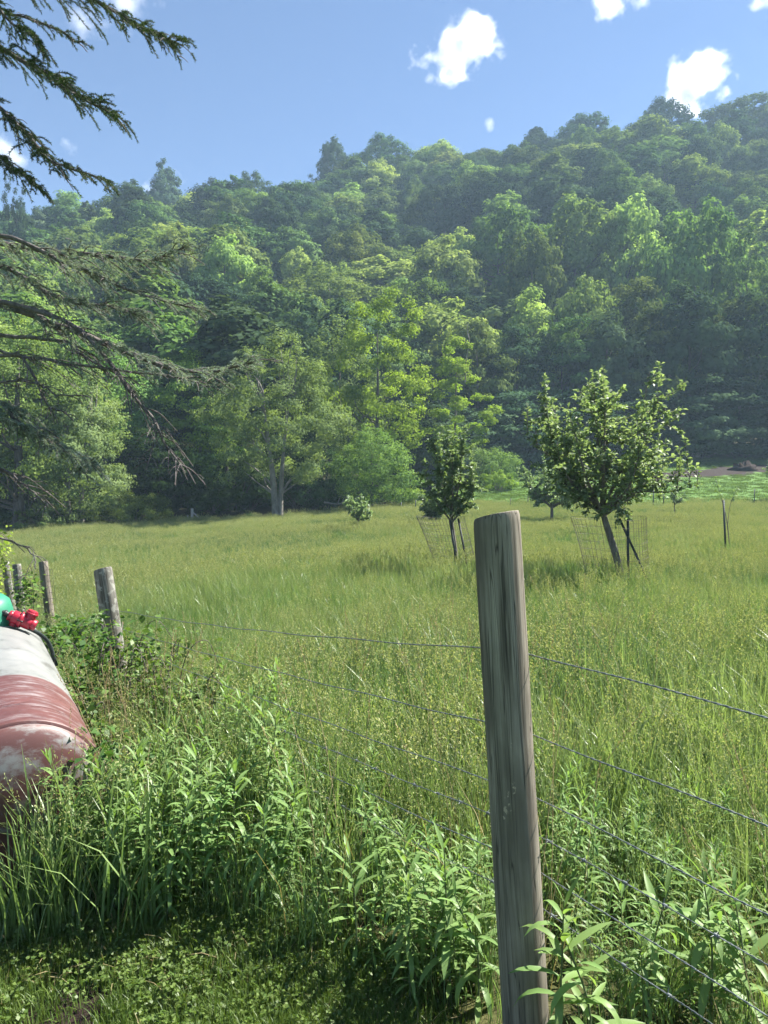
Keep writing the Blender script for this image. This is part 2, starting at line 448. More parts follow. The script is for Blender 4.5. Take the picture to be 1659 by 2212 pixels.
def limbs(mb, rg, clumps, base, top, r0, n=12, lean=(0, 0)):
    zt = top
    pts = smooth_path([[0, 0, -.3], [lean[0] * .3 + rg.normal() * .08, lean[1] * .3, zt * .35], [lean[0] * .7 + rg.normal() * .2, lean[1] * .7, zt * .7], [lean[0], lean[1], zt]], 12)
    tube(mb, pts, np.linspace(r0, r0 * .18, 12) * (1 + .5 * np.exp(-np.linspace(0, 12, 12))), 8)
    for c, r in sorted(clumps, key=lambda q: -q[1])[:n]:
        zb = min(zt * .85, max(base, c[2] - .55 * math.hypot(c[0], c[1]) - .5))
        f = zb / zt; s = np.array([np.interp(zb, pts[:, 2], pts[:, k]) for k in (0, 1)] + [zb])
        m = (s + c) / 2 + [0, 0, -.12 * np.linalg.norm(c - s)] + rg.normal(size=3) * .15
        tube(mb, smooth_path([s, m, c], 6), np.linspace(r0 * .42 * (1 - f * .6), r0 * .08, 6), 5)

PROTO = {}
def proto(key, seed, w, h, base, shape, nclump, cr, nleaf, L, W, r0, n=12, flat=.72, up=.35, lo=.35, lean=(0, 0)):
    rg = np.random.default_rng(seed)
    cl = crown_clumps(rg, w, h - base, base, nclump, shape, cr)
    mb = MB(); foliage(mb, rg, cl, nleaf, L, W, flat, up, lo=lo)
    tb = MB(); limbs(tb, rg, cl, base * .7, base + (h - base) * .8, r0, n, lean)
    PROTO[key] = (mb, tb, w, h)

proto('oak_a', 11, 10.5, 14, 4.0, 'round', 46, 1.55, 9000, .50, .36, .28)
proto('oak_b', 12, 11.5, 13, 3.5, 'round', 60, 1.35, 9500, .48, .34, .28)
proto('oak_c', 13, 9.5, 15, 4.5, 'round', 40, 1.5, 9000, .50, .36, .26)
proto('poplar_a', 14, 8, 18, 5.0, 'tall', 48, 1.35, 9500, .48, .36, .26)
proto('poplar_b', 15, 7, 17, 5.5, 'tall', 40, 1.2, 9000, .46, .34, .24)
proto('beech', 16, 11, 14, 3.0, 'round', 58, 1.7, 9500, .46, .32, .26, flat=.38, up=.9)
proto('locust', 17, 10, 15, 5.0, 'loose', 70, .95, 10000, .30, .2, .22, lo=.1)

MESHES = {}
def tree_mesh(key, mat, bark):
    k = (key, mat.name)
    if k not in MESHES:
        mb, tb, w, h = PROTO[key]
        MESHES[k] = (mb.mesh('crown', mat), MESHES[('t', key, bark.name)] if ('t', key, bark.name) in MESHES else tb.mesh('trunk', bark, True), w, h)
        MESHES[('t', key, bark.name)] = MESHES[k][1]
    return MESHES[k]

def place_tree(name, key, mat, bark, loc, height, width, rz, label, group, rg):
    cm, tm, w, h = tree_mesh(key, mat, bark)
    o = empty(name, loc, rz)
    o.scale = (width / w, width / w * (.92 + .16 * rg.random()), height / h)
    link(bpy.data.objects.new('trunk', tm), o)
    link(bpy.data.objects.new('crown', cm), o)
    tag(o, label, 'tree', group)
    return o

FG = 'broadleaf trees covering the wooded hillside'
taken = []
NAMES = {'oak_a': 'oak_tree', 'oak_b': 'oak_tree', 'oak_c': 'oak_tree', 'poplar_a': 'poplar_tree', 'poplar_b': 'poplar_tree', 'beech': 'beech_tree', 'locust': 'locust_tree'}
LOOK = {'oak_a': 'round-crowned', 'oak_b': 'broad lumpy', 'oak_c': 'high round-topped', 'poplar_a': 'tall upright', 'poplar_b': 'slim upright', 'beech': 'layered spreading', 'locust': 'loose airy'}
CN = ['deep green', 'mid green', 'light green', 'blue-green']

def hero(u, vtop, wpx, d, key, mi, label, hgt=None, mat=None, nm=None):
    """a crown one can pick out: top at (u, vtop), wpx wide, standing on the slope at distance d"""
    g = G(u, d)
    zt = CAMZ - (vtop - HV) / F * d
    h = max(6.0, zt - g[2]) if hgt is None else hgt
    w = wpx / F * d
    rg = np.random.default_rng(int(u * 13 + vtop * 7) % 99991)
    place_tree(nm or NAMES[key], key, mat or M_far[mi], M_bark, g - [0, 0, .2], h, w, rg.random() * 6.28, label, FG, rg)
    taken.append((g[0], g[1], w / 2))

# crowns one can single out on the slope
hero(355, 360, 75, 192, 'poplar_a', 3, 'tall narrow dark tree standing out highest on the left skyline')
hero(450, 398, 85, 190, 'oak_c', 3, 'dark tree on the left skyline beside the small cloud')
hero(535, 382, 80, 196, 'oak_a', 3, 'round dark tree on the skyline left of the high ridge step')
hero(722, 312, 85, 200, 'oak_b', 3, 'dark tree at the left step where the skyline jumps up')
hero(820, 308, 120, 204, 'oak_b', 0, 'broad dark tree on the flat middle stretch of the skyline')
hero(1160, 285, 90, 204, 'poplar_b', 3, 'spiky dark tree rising on the skyline right of the tiny puffs')
hero(1260, 255, 110, 205, 'oak_a', 3, 'dark round tree on the skyline below the gap between two clouds')
hero(1420, 232, 120, 206, 'oak_b', 3, 'broad dark tree on the skyline under the bright right cloud')
hero(1590, 222, 130, 206, 'oak_b', 0, 'broad tree at the right end of the skyline')
hero(35, 402, 70, 120, 'locust', 3, 'sparse dark tree rising above the skyline at the far left edge')
hero(385, 500, 95, 100, 'poplar_a', 2, 'bright light green upright tree on the left middle slope')
hero(485, 520, 130, 96, 'oak_c', 2, 'pale flowering-looking light green crown on the left middle slope')
hero(560, 590, 130, 92, 'beech', 1, 'wide layered crown right of the pale flowering-looking crown')
hero(645, 545, 80, 118, 'oak_a', 2, 'small round light green crown above the left middle slope')
hero(715, 575, 110, 110, 'oak_b', 2, 'domed light green crown left of the dark hollow')
hero(690, 655, 120, 88, 'oak_b', 1, 'domed mid green crown below the left middle slope')
hero(1030, 365, 125, 165, 'oak_a', 2, 'bright domed crown high on the middle of the slope')
hero(1100, 425, 105, 140, 'poplar_a', 2, 'bright upright crown in the centre of the slope')
hero(1135, 365, 45, 175, 'poplar_b', 2, 'slender pale tree high on the slope right of the bright domed crown')
hero(1190, 390, 80, 170, 'oak_c', 1, 'small crown in the dark upper hollow of the slope')
hero(1330, 285, 120, 182, 'poplar_a', 1, 'tall leafy crown on the upper right slope')
hero(1410, 262, 110, 180, 'poplar_a', 1, 'tall crown just under the skyline on the right slope')
hero(950, 525, 150, 112, 'oak_c', 2, 'bright rounded crown at the left tip of the right-hand lit spur')
hero(1075, 470, 170, 118, 'oak_b', 1, 'large dense crown of the right-hand lit spur')
hero(1150, 520, 120, 104, 'oak_a', 1, 'dome-shaped mid green crown in front of the right-hand lit spur')
hero(1240, 455, 190, 116, 'oak_b', 2, 'broad lit crown in the middle of the right-hand spur')
hero(1350, 450, 170, 114, 'oak_b', 2, 'broad lit crown towards the right of the right-hand spur')
hero(1500, 470, 200, 100, 'oak_b', 1, 'very broad pale crown at the right of the spur')
hero(1610, 520, 180, 94, 'locust', 1, 'loose pale crown at the right edge above the dark wood')
hero(920, 610, 140, 96, 'beech', 1, 'layered crown left of the dark wood above the yellow tree')
hero(1140, 640, 150, 92, 'beech', 2, 'layered bright-topped crown in the middle of the dark wood')
hero(1270, 620, 150, 92, 'oak_b', 1, 'loose bright-edged crown right of the layered bright-topped crown')
hero(1390, 610, 150, 92, 'beech', 1, 'layered crown above the spreading apple tree')
hero(1640, 375, 90, 165, 'poplar_a', 2, 'light green upright crown at the right edge of the upper slope')

# the front wall of the wood on the right: tall dark layered trees down to the pasture
for i, (u, vt, w, d, key) in enumerate([(1030, 700, 150, 80, 'beech'), (1120, 720, 160, 83, 'beech'), (1215, 700, 170, 84, 'beech'), (1310, 690, 160, 82, 'oak_c'),
                                        (1400, 680, 170, 83, 'beech'), (1490, 640, 190, 82, 'oak_c'), (1580, 660, 190, 84, 'beech'), (1680, 620, 200, 82, 'beech'), (1790, 640, 200, 82, 'oak_a'),
                                        (960, 800, 110, 78, 'beech')]):
    g = G(u, d); rg = np.random.default_rng(500 + i)
    h = CAMZ - (vt - HV) / F * d - g[2]
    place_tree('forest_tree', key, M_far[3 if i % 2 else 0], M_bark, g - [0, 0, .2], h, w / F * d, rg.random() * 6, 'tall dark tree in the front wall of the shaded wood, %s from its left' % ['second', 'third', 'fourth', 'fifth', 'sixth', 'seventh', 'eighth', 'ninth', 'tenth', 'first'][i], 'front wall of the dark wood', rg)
    taken.append((g[0], g[1], w / F * d * .4))
# low skirts of the wall: understorey boughs reaching the ground
for i, (u, d) in enumerate([(1010, 74), (1090, 77), (1170, 79), (1250, 78), (1330, 79), (1420, 79), (1510, 79), (1600, 79), (1690, 79), (880, 66), (940, 70)]):
    g = G(u, d); rg = np.random.default_rng(600 + i)
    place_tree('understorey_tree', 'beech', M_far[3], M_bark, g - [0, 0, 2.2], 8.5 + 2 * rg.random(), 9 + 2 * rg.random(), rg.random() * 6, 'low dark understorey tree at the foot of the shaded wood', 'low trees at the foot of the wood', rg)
    taken.append((g[0], g[1], 2.5))

# fill: the rest of the wood, one tree at a time
cand = []
rgf = np.random.default_rng(42)
for d in np.arange(56, 214, 7.6):
    half = d * .60 + 6
    for x in np.arange(-half, half, 8.4):
        xx = x + rgf.uniform(-2.8, 2.8); yy = d + rgf.uniform(-2.8, 2.8)
        cand.append((xx, yy))
nfill = 0
zone_h = lambda t: 'lower' if t < .3 else 'middle' if t < .62 else 'upper' if t < .88 else 'top'
for xx, yy in cand:
    u = CX + F * xx / yy
    if u < -60 or u > 1740: continue
    if yy < np.interp(u, [0, 600, 780, 850, 1000, 1700], [55, 56, 62, 78, 87, 88]): continue
    if any(math.hypot(xx - a, yy - b) < r * .85 + 1.8 for a, b, r in taken): continue
    s = rgf.random()
    lit = vnoise(xx, yy, 30., 9)
    key = ['oak_a', 'oak_b', 'oak_c', 'poplar_a', 'poplar_b', 'beech', 'locust'][rgf.choice(7, p=[.2, .22, .17, .11, .06, .15, .09])]
    mi = int(rgf.choice(4, p=[.38, .26, .14, .22] if yy > 130 else [.26, .34, .28, .12]))
    w = rgf.uniform(8.2, 11.8) * (1.18 if yy < 130 else 1.0) * (1.25 if rgf.random() < .15 else 1); h = rgf.uniform(11.5, 15.5) * (1.12 if 'poplar' in key else 1)
    if yy > 185: h *= .9
    z = H(xx, yy)
    t = (yy - 56) / 160
    cname = ['far left', 'left', 'middle', 'right', 'far right'][min(4, max(0, int(u / 332)))]
    lab = '%s %s tree on the %s %s hillside' % (LOOK[key], CN[mi], zone_h(t), cname) if t < .88 else '%s %s tree along the %s skyline' % (LOOK[key], CN[mi], cname)
    place_tree(NAMES[key], key, M_far[mi], M_bark, (xx, yy, z - .3), h, w, rgf.random() * 6.28, lab, FG, rgf)
    taken.append((xx, yy, w * .33)); nfill += 1
print('fill trees', nfill)

# ---------------------------------------------------------------- trees along the meadow edge (larger leaves seen, unique crowns)
def edge_tree(name, seed, u, vbase, d, vtop, wpx, shape, nclump, cr, nleaf, L, W, r0, mat, bark, label, base_frac=.3, flat=.7, up=.35, lo=.2, forks=None, nl=14, tint=None):
    g = G(u, d); rg = np.random.default_rng(seed)
    h = CAMZ - (vtop - HV) / F * d - g[2]; w = wpx / F * d; b = h * base_frac
    cl = crown_clumps(rg, w, (h - b) * .95, b, nclump, shape, cr)
    o = empty(name, g - [0, 0, .1], 0)
    mb = MB(); foliage(mb, rg, cl, nleaf, L, W, flat, up, lo=lo); mb.obj('crown', mat, o)
    if forks is None:
        tb = MB(); limbs(tb, rg, cl, b * .6, h * .85, r0, nl); tb.obj('trunk', bark, o, True)
    else:
        for k, (bx, by, tx, ty, zt, rr0) in enumerate(forks):
            tb = MB()
            pts = smooth_path([[bx, by, -.3], [bx + (tx - bx) * .25 + rg.normal() * .1, by + (ty - by) * .3, zt * .35], [bx + (tx - bx) * .6 + rg.normal() * .15, by + (ty - by) * .6, zt * .68], [tx, ty, zt]], 14)
            tube(tb, pts, np.linspace(rr0, rr0 * .2, 14) * (1 + .5 * np.exp(-np.linspace(0, 10, 14))), 8)
            for c, r in sorted(cl, key=lambda q: abs(math.hypot(q[0][0] - tx, q[0][1] - ty)))[:nl]:
                zb = min(zt * .8, max(b * .7, c[2] - .8 * math.hypot(c[0] - tx, c[1] - ty) - .8))
                s = np.array([np.interp(zb, pts[:, 2], pts[:, q]) for q in (0, 1)] + [zb])
                mm = (s + c) / 2 + [0, 0, .1] + rg.normal(size=3) * .2
                tube(tb, smooth_path([s, mm, c], 6), np.linspace(rr0 * .38, rr0 * .06, 6), 5)
            tb.obj('trunk', bark, o, True)
    tag(o, label, 'tree', 'trees along the far edge of the meadow')
    return o

edge_tree('sycamore_tree', 21, 595, 1112, 45, 738, 290, 'loose', 170, .66, 34000, .13, .095, .21, M_pale, M_bark_pale, 'airy pale green tree with a white forked trunk at the meadow edge', .22, lo=.05,
          forks=[(.1, 0, -1.0, .2, 8.6, .23), (.25, .05, 1.1, -.2, 8.9, .17)], nl=16)
edge_tree('sycamore_tree', 22, 165, 1110, 43, 800, 240, 'loose', 150, .66, 32000, .13, .095, .2, M_pale, M_bark_pale, 'pale tree with twin leaning grey trunks near the left of the meadow edge', .14, lo=.05,
          forks=[(-.45, 0, -.9, .3, 7.0, .19), (.1, .2, 1.1, -.2, 7.2, .22)], nl=12)
edge_tree('broadleaf_tree', 23, 40, 1140, 41, 700, 260, 'round', 90, .85, 22000, .15, .11, .35, M_far[1], M_bark, 'large green tree with a thick dark trunk at the left edge of the meadow', .2)
edge_tree('maple_tree', 24, 425, 1105, 54, 770, 220, 'round', 70, .95, 20000, .16, .12, .2, M_yel, M_bark, 'bright yellow-green tree glowing between the two pale trees', .15, flat=.5, up=.6)
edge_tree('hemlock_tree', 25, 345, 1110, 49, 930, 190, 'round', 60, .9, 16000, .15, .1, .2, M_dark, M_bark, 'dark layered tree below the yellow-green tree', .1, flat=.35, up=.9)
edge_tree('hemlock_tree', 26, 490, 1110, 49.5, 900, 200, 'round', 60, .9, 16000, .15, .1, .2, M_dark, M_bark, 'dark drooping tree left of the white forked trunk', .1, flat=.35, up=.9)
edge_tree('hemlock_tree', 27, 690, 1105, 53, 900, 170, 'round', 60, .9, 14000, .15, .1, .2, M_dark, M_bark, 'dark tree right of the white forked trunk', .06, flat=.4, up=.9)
edge_tree('walnut_tree', 28, 815, 1095, 56, 652, 225, 'loose', 80, .8, 18000, .19, .13, .2, M_yel, M_bark, 'tall thin yellow-green tree with clumps of sunlit leaves in the centre', .22, flat=.65, up=.5, lo=.1)
edge_tree('walnut_tree', 29, 985, 1080, 62, 735, 135, 'loose', 40, .8, 12000, .19, .13, .15, M_yel, M_bark, 'slender yellow-green tree with a few bright leaf clumps behind the narrow apple tree', .2, flat=.55, up=.6, lo=.1)
edge_tree('crabapple_tree', 30, 805, 1100, 48.5, 922, 175, 'round', 110, .6, 19000, .12, .09, .12, M_far[1], M_bark, 'dense rounded light green small tree at the meadow edge left of centre', .12)
edge_tree('broadleaf_tree', 31, 735, 1105, 60, 700, 200, 'round', 70, 1.0, 17000, .18, .13, .2, M_pale, M_bark, 'pale leafy tree behind the rounded small tree', .15)
edge_tree('broadleaf_tree', 32, 230, 1110, 52, 720, 230, 'round', 70, 1.0, 17000, .18, .13, .25, M_far[1], M_bark, 'dense green tree behind the twin-trunked pale tree', .12)
edge_tree('broadleaf_tree', 33, 95, 1110, 50, 640, 230, 'round', 60, 1.1, 16000, .18, .13, .25, M_far[2], M_bark, 'tall light green tree behind the left spruce boughs', .12)
edge_tree('broadleaf_tree', 34, -110, 1140, 42, 650, 280, 'round', 70, 1.0, 14000, .18, .13, .3, M_far[0], M_bark, 'dark green tree at the far left edge of the meadow', .1)
edge_tree('broadleaf_tree', 37, 585, 1105, 57, 850, 220, 'round', 60, 1.0, 13000, .18, .13, .2, M_far[0], M_bark, 'dark green tree right behind the white forked trunk', .02)

def bush(name, seed, u, d, w, h, mat, label, nleaf=6000, L=.1, group='shrubs along the meadow edge', ncl=40, cat='shrub'):
    g = G(u, d); rg = np.random.default_rng(seed)
    cl = crown_clumps(rg, w, h * .9, .1, ncl, 'round', min(w, h) * .2)
    o = empty(name, g)
    mb = MB(); foliage(mb, rg, cl, nleaf, L, L * .65, .8, .4, lo=.1); mb.obj('foliage', mat, o)
    tb = MB()
    for c, r in cl[:14]:
        tube(tb, smooth_path([[rg.normal() * .1, rg.normal() * .1, -.1], c * [.4, .4, .5], c], 5), np.linspace(.025, .006, 5) * max(.5, h / 2), 4)
    tb.obj('stem', M_bark, o)
    return tag(o, label, cat, group)

bush('shrub', 41, 295, 43, 4.6, 2.0, M_far[1], 'grey-green low wide bush at the meadow edge left of the wooden brace post', 9000)
bush('shrub', 42, 95, 41, 3.4, 1.6, M_far[0], 'dark low bush at the foot of the twin-trunked pale tree', 6000)
bush('shrub', 43, 235, 45, 3, 1.9, M_far[0], 'dark bush right of the twin leaning trunks', 6000)
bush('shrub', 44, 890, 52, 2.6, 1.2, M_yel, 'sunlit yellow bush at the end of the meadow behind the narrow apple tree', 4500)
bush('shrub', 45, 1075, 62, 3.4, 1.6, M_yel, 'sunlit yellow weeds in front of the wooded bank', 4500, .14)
bush('shrub', 46, 1060, 66, 5.5, 3.2, M_far[1], 'green overgrown bank of shrubs at the gap in the wood', 9000, .14)
bush('shrub', 47, 850, 56, 2.6, 1.8, M_far[2], 'light green bush beside the bare earth patch', 4500)
bush('shrub', 48, 1000, 68, 6, 4.0, M_far[0], 'dark shrub mass left of the overgrown bank', 7000, .15)
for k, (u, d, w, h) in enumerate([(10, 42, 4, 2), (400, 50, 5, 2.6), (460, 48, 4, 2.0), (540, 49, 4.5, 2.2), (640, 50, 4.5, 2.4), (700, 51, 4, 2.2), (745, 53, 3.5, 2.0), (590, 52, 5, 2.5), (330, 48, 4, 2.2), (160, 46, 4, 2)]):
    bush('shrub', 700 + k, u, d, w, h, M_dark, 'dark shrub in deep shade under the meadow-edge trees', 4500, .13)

# ---------------------------------------------------------------- apple trees in the meadow
M_apple = leaf_mat('apple_leaf', (.10, .16, .08), (.28, .36, .21), trans=.45, objvar=.1, gloss=.03, rough=.5)
M_apple_bark = bark_mat('apple_bark', (.07, .06, .05), (.2, .18, .15), scale=(25, 25, 8))
M_steel = plain_mat('painted_steel_stake', (.025, .035, .035), .55, .3)
M_wire = plain_mat('galvanised_wire', (.17, .19, .19), .5, .6, .2, 60)
M_wire_rust = plain_mat('weathered_wire', (.13, .12, .11), .6, .5, .2, 60)

def apple_tree(name, seed, u, d, height, width, label, trunk_r=.055, lean=(0, 0), fork=.28, nb=9, nleaf=4200, L=.085, shoots=26, base=None, side=None, crown_h0=.3):
    g = G(u, d) if base is None else base
    rg = np.random.default_rng(seed)
    o = empty(name, g)
    tb, lb = MB(), MB()
    zf = height * fork
    tp = smooth_path([[0, 0, -.15], [lean[0] * .35, lean[1] * .3, zf * .4], [lean[0] * .8, lean[1] * .8, zf * .8], [lean[0], lean[1], zf]], 8)
    tube(tb, tp, np.linspace(trunk_r * 1.25, trunk_r * .85, 8), 8)
    tips = []
    for k in range(nb):
        a = 2 * math.pi * (k + rg.random() * .6) / nb * 1.0 + .6
        rr = width / 2 * rg.uniform(.5, .9); zt = height * (.5 + .36 * rg.random())
        if k < 3: rr *= .35; zt = height * rg.uniform(.76, .84)
        s = tp[-1] if k % 2 else tp[-2]
        e = np.array([lean[0] * 1.1 + rr * math.cos(a), lean[1] + rr * math.sin(a), zt])
        m = s * .5 + e * .5 + np.array([math.cos(a), math.sin(a), -.1]) * rr * .18
        pts = smooth_path([s, m, e], 10)
        tube(tb, pts, np.linspace(trunk_r * .6, trunk_r * .12, 10), 6)
        tips.append(pts)
    subs = []
    for pts in tips:
        for q in range(15):
            f = rg.uniform(.2, 1.0); s = np.array([np.interp(f * 9, np.arange(10), pts[:, c]) for c in range(3)])
            dr = unit(np.array([rg.normal(), rg.normal(), rg.uniform(-.75, .9)])); ln = rg.uniform(.3, .75) * width * .26
            e = s + dr * ln
            m = s * .5 + e * .5 + [0, 0, -.04 * ln]
            sp_ = smooth_path([s, m, e], 6); tube(tb, sp_, np.linspace(trunk_r * .16, trunk_r * .05, 6), 4); subs.append(sp_)
            s2 = sp_[rg.integers(2, 5)]; e2 = s2 + unit(np.array([rg.normal(), rg.normal(), rg.uniform(-.5, .8)])) * ln * .6
            p2 = smooth_path([s2, (s2 + e2) / 2, e2], 5); tube(tb, p2, np.linspace(trunk_r * .09, trunk_r * .04, 5), 3, cap=False); subs.append(p2)
    # long upright water shoots that break the outline
    sh = []
    for q in range(shoots):
        pts = tips[rg.integers(len(tips))]
        f = rg.uniform(.55, 1.0); s = np.array([np.interp(f * 9, np.arange(10), pts[:, c]) for c in range(3)])
        ln = rg.uniform(.09, .2) * height
        out = np.array([s[0], s[1], 0]) * .22 / max(.3, width / 2)
        e = s + np.array([out[0] + rg.normal() * .1, out[1] + rg.normal() * .1, 1]) * ln
        sp_ = smooth_path([s, (s + e) / 2 + rg.normal(size=3) * .02, e], 7); tube(tb, sp_, np.linspace(trunk_r * .12, trunk_r * .05, 7), 4); sh.append(sp_)
    if side is not None:
        for (a0, e0) in side:
            s = np.array(tips[2][5]); e = np.array(e0); sp_ = smooth_path([np.array(a0), (np.array(a0) + e) / 2 + [0, 0, -.1], e], 8)
            tube(tb, sp_, np.linspace(trunk_r * .3, trunk_r * .07, 8), 5); sh.append(sp_)
            for q in range(5):
                s2 = sp_[3 + q % 5]; e2 = s2 + np.array([rg.normal() * .15, rg.normal() * .15, rg.uniform(.3, .6)])
                p2 = smooth_path([s2, (s2 + e2) / 2, e2], 6); tube(tb, p2, np.linspace(.008, .004, 6), 4); sh.append(p2)
    tb.obj('trunk', M_apple_bark, o, True)
    paths = subs + sh; lens = np.array([np.linalg.norm(p[-1] - p[0]) for p in paths]); cnt = (nleaf * lens / lens.sum()).astype(int) + 4
    for p, k in zip(paths, cnt):
        f = rg.random(k) * (len(p) - 1); C = np.stack([np.interp(f, np.arange(len(p)), p[:, c]) for c in range(3)], -1)
        ax = unit(rg.normal(size=(k, 3)) * [1, 1, .55] + unit(p[-1] - p[0]) * .5 + [0, 0, .12])
        sz = rg.uniform(.65, 1.2, k)
        C = C + ax * (L * .55 * sz)[:, None]
        nn = unit(rg.normal(size=(k, 3)) * .55 + [0, 0, 1.0]); nn = unit(nn - (nn * ax).sum(1, keepdims=True) * ax)
        leaf_cards(lb, C, nn, L * sz, L * .56 * sz, rg.random(k), rg, fold=.25, axis=ax)
    lb.obj('leaf_canopy', M_apple, o)
    tag(o, label, 'apple tree', 'apple trees in the meadow')
    return o, tp

mainA, _ = apple_tree('apple_tree', 51, 1352, 12.0, 4.4, 2.7, 'largest spreading apple tree with a bent trunk inside a wire cage', .055, lean=(-.4, .0), nleaf=9500, shoots=46, nb=15, L=.09, fork=.33,
                     side=[((.0, 0, 1.7), (1.0, -.1, 2.1)), ((0, 0, 1.8), (1.12, -.2, 1.85)), ((-.5, 0, 1.9), (-1.65, 0, 2.65))])
apple_tree('apple_tree', 52, 990, 14.5, 3.3, 1.5, 'narrow upright apple tree beside the tall post, tied to dark stakes', .035, lean=(-.14, 0), fork=.36, nb=10, nleaf=6500, shoots=24, L=.08)
apple_tree('apple_tree', 53, 1192, 34, 3.6, 3.3, 'round dark apple tree standing behind the spreading one', .07, nb=11, nleaf=9500, shoots=18, fork=.25, L=.12)
apple_tree('apple_tree', 54, 773, 29, 1.9, 1.6, 'small young apple tree alone in the meadow centre', .04, nb=7, nleaf=3000, shoots=8, L=.09, fork=.36)
apple_tree('apple_tree', 55, 940, 32, 2.3, 1.9, 'low bushy apple tree hidden behind the narrow upright one', .06, nb=9, nleaf=5200, shoots=6, L=.12, fork=.2)
apple_tree('apple_tree', 56, 1457, 38, 2.0, 1.2, 'small sparse apple sapling by the far fence stakes', .025, nb=6, nleaf=620, shoots=5, L=.09, fork=.4)
apple_tree('apple_tree', 57, 1672, 50, 3.6, 2.2, 'young apple tree cut by the right edge of the picture', .05, nb=7, nleaf=2600, shoots=12, L=.12, fork=.3)
# a thin whip with hardly any leaves
def whip(u, d, h, lean, label):
    g = G(u, d); rg = np.random.default_rng(int(u)); o = empty('apple_sapling', g); tb, lb = MB(), MB()
    p = smooth_path([[0, 0, -.05], [lean * .3, 0, h * .5], [lean, 0, h]], 9); tube(tb, p, np.linspace(.016, .005, 9), 5)
    q = smooth_path([p[3], p[5] + [.18, 0, .05], p[3] + [.28, 0, h * .5]], 6); tube(tb, q, np.linspace(.01, .004, 6), 4)
    tb.obj('stem', M_apple_bark, o)
    for pp in (p[5:], q[3:]):
        k = 26; f = rg.random(k) * (len(pp) - 1); C = np.stack([np.interp(f, np.arange(len(pp)), pp[:, c]) for c in range(3)], -1) + rg.normal(size=(k, 3)) * .04
        leaf_cards(lb, C, unit(rg.normal(size=(k, 3)) + [0, 0, 1]), .085, .05, rg.random(k), rg)
    lb.obj('foliage', M_apple, o)
    tag(o, label, 'sapling')
whip(1578, 20, 2.1, -.42, 'thin nearly bare apple whip beside a steel stake at the right')

def stake(name, a, b, label, r=.022, tpost=True, mat=None, group='steel stakes in the meadow'):
    a = np.array(a, float); b = np.array(b, float); mb_ = MB()
    ax = unit(b - a); sd = unit(np.cross(ax, [0, 1, .1])); fr = np.cross(sd, ax)
    def bar(o1, hw, hd):
        V = []
        for p in (a, b):
            for sx, sy in ((-1, -1), (1, -1), (1, 1), (-1, 1)): V.append(p + o1 + sd * hw * sx + fr * hd * sy)
        mb_.add(V, [[0, 1, 2, 3][::-1], [4, 5, 6, 7], [0, 1, 5, 4], [1, 2, 6, 5], [2, 3, 7, 6], [3, 0, 4, 7]])
    bar(np.zeros(3), r, r * .28); bar(fr * r * 1.0, r * .28, r * .7)
    L_ = np.linalg.norm(b - a)
    for k in range(int(L_ / .055)):
        c_ = a + ax * (.05 + k * .055) - fr * r * .4
        tube(mb_, [c_ - fr * 0, c_ - fr * r * .5], [r * .35, r * .25], 4)
    o = mb_.obj(name, mat or M_steel)
    return tag(o, label, 'stake', group)

def cage(name, c, r, h, label, nv=44, nh=10, flare=.0, lean=(0, 0), wr=.0022, arc=(0, 6.2832), seed=1):
    rg = np.random.default_rng(seed); mb_ = MB()
    def pt(a, t):
        rad = r * (1 + flare * t * t * (1 + .5 * math.cos(a - 3.3))) * (1 + .05 * math.sin(3 * a + seed))
        return np.array([c[0] + rad * math.cos(a) + lean[0] * t, c[1] + rad * math.sin(a) + lean[1] * t, c[2] + h * t + .03 * math.sin(2 * a + seed)])
    for i in range(nv):
        a = arc[0] + (arc[1] - arc[0]) * i / nv + rg.normal() * .012
        tube(mb_, [pt(a, t) for t in np.linspace(0, 1, 6)], wr, 3, cap=False)
    for j in range(nh + 1):
        tube(mb_, [pt(a, j / nh) for a in np.linspace(arc[0], arc[1], 36)], wr, 3, cap=False)
    return tag(mb_.obj(name, M_wire_rust), label, 'wire cage', 'wire tree cages')

def planted(ub, d, ut, vt, dt=0):
    g = G(ub, d); return (g[0], g[1], g[2] - .1), P3(ut, vt, d + dt)
gA = G(1352, 12.0)
cage('tree_cage', gA + [-.1, 0, 0], .5, 1.3, 'wire mesh cage round the trunk of the largest apple tree, bulging to its left', flare=.22, lean=(-.15, 0))
stake('steel_stake', *planted(1358, 11.75, 1356, 1112), 'upright dark steel stake beside the bent apple trunk', .02)
stake('steel_stake', *planted(1425, 11.5, 1338, 1120, .4), 'dark steel stake leaning against the upright one beside the apple tree', .018)
gB = G(990, 14.5)
cage('tree_cage', gB + [0, 0, 0], .42, 1.2, 'wire mesh cage round the narrow upright apple tree, leaning left', flare=.15, lean=(-.36, 0), seed=2)
stake('steel_stake', *planted(993, 14.3, 972, 1124), 'dark stake left of the narrow apple trunk', .022)
stake('steel_stake', *planted(1016, 14.4, 990, 1120), 'dark stake right of the narrow apple trunk', .02)
stake('steel_stake', *planted(1568, 19.8, 1563, 1080), 'lone steel stake in the meadow beside the thin whip', .026)
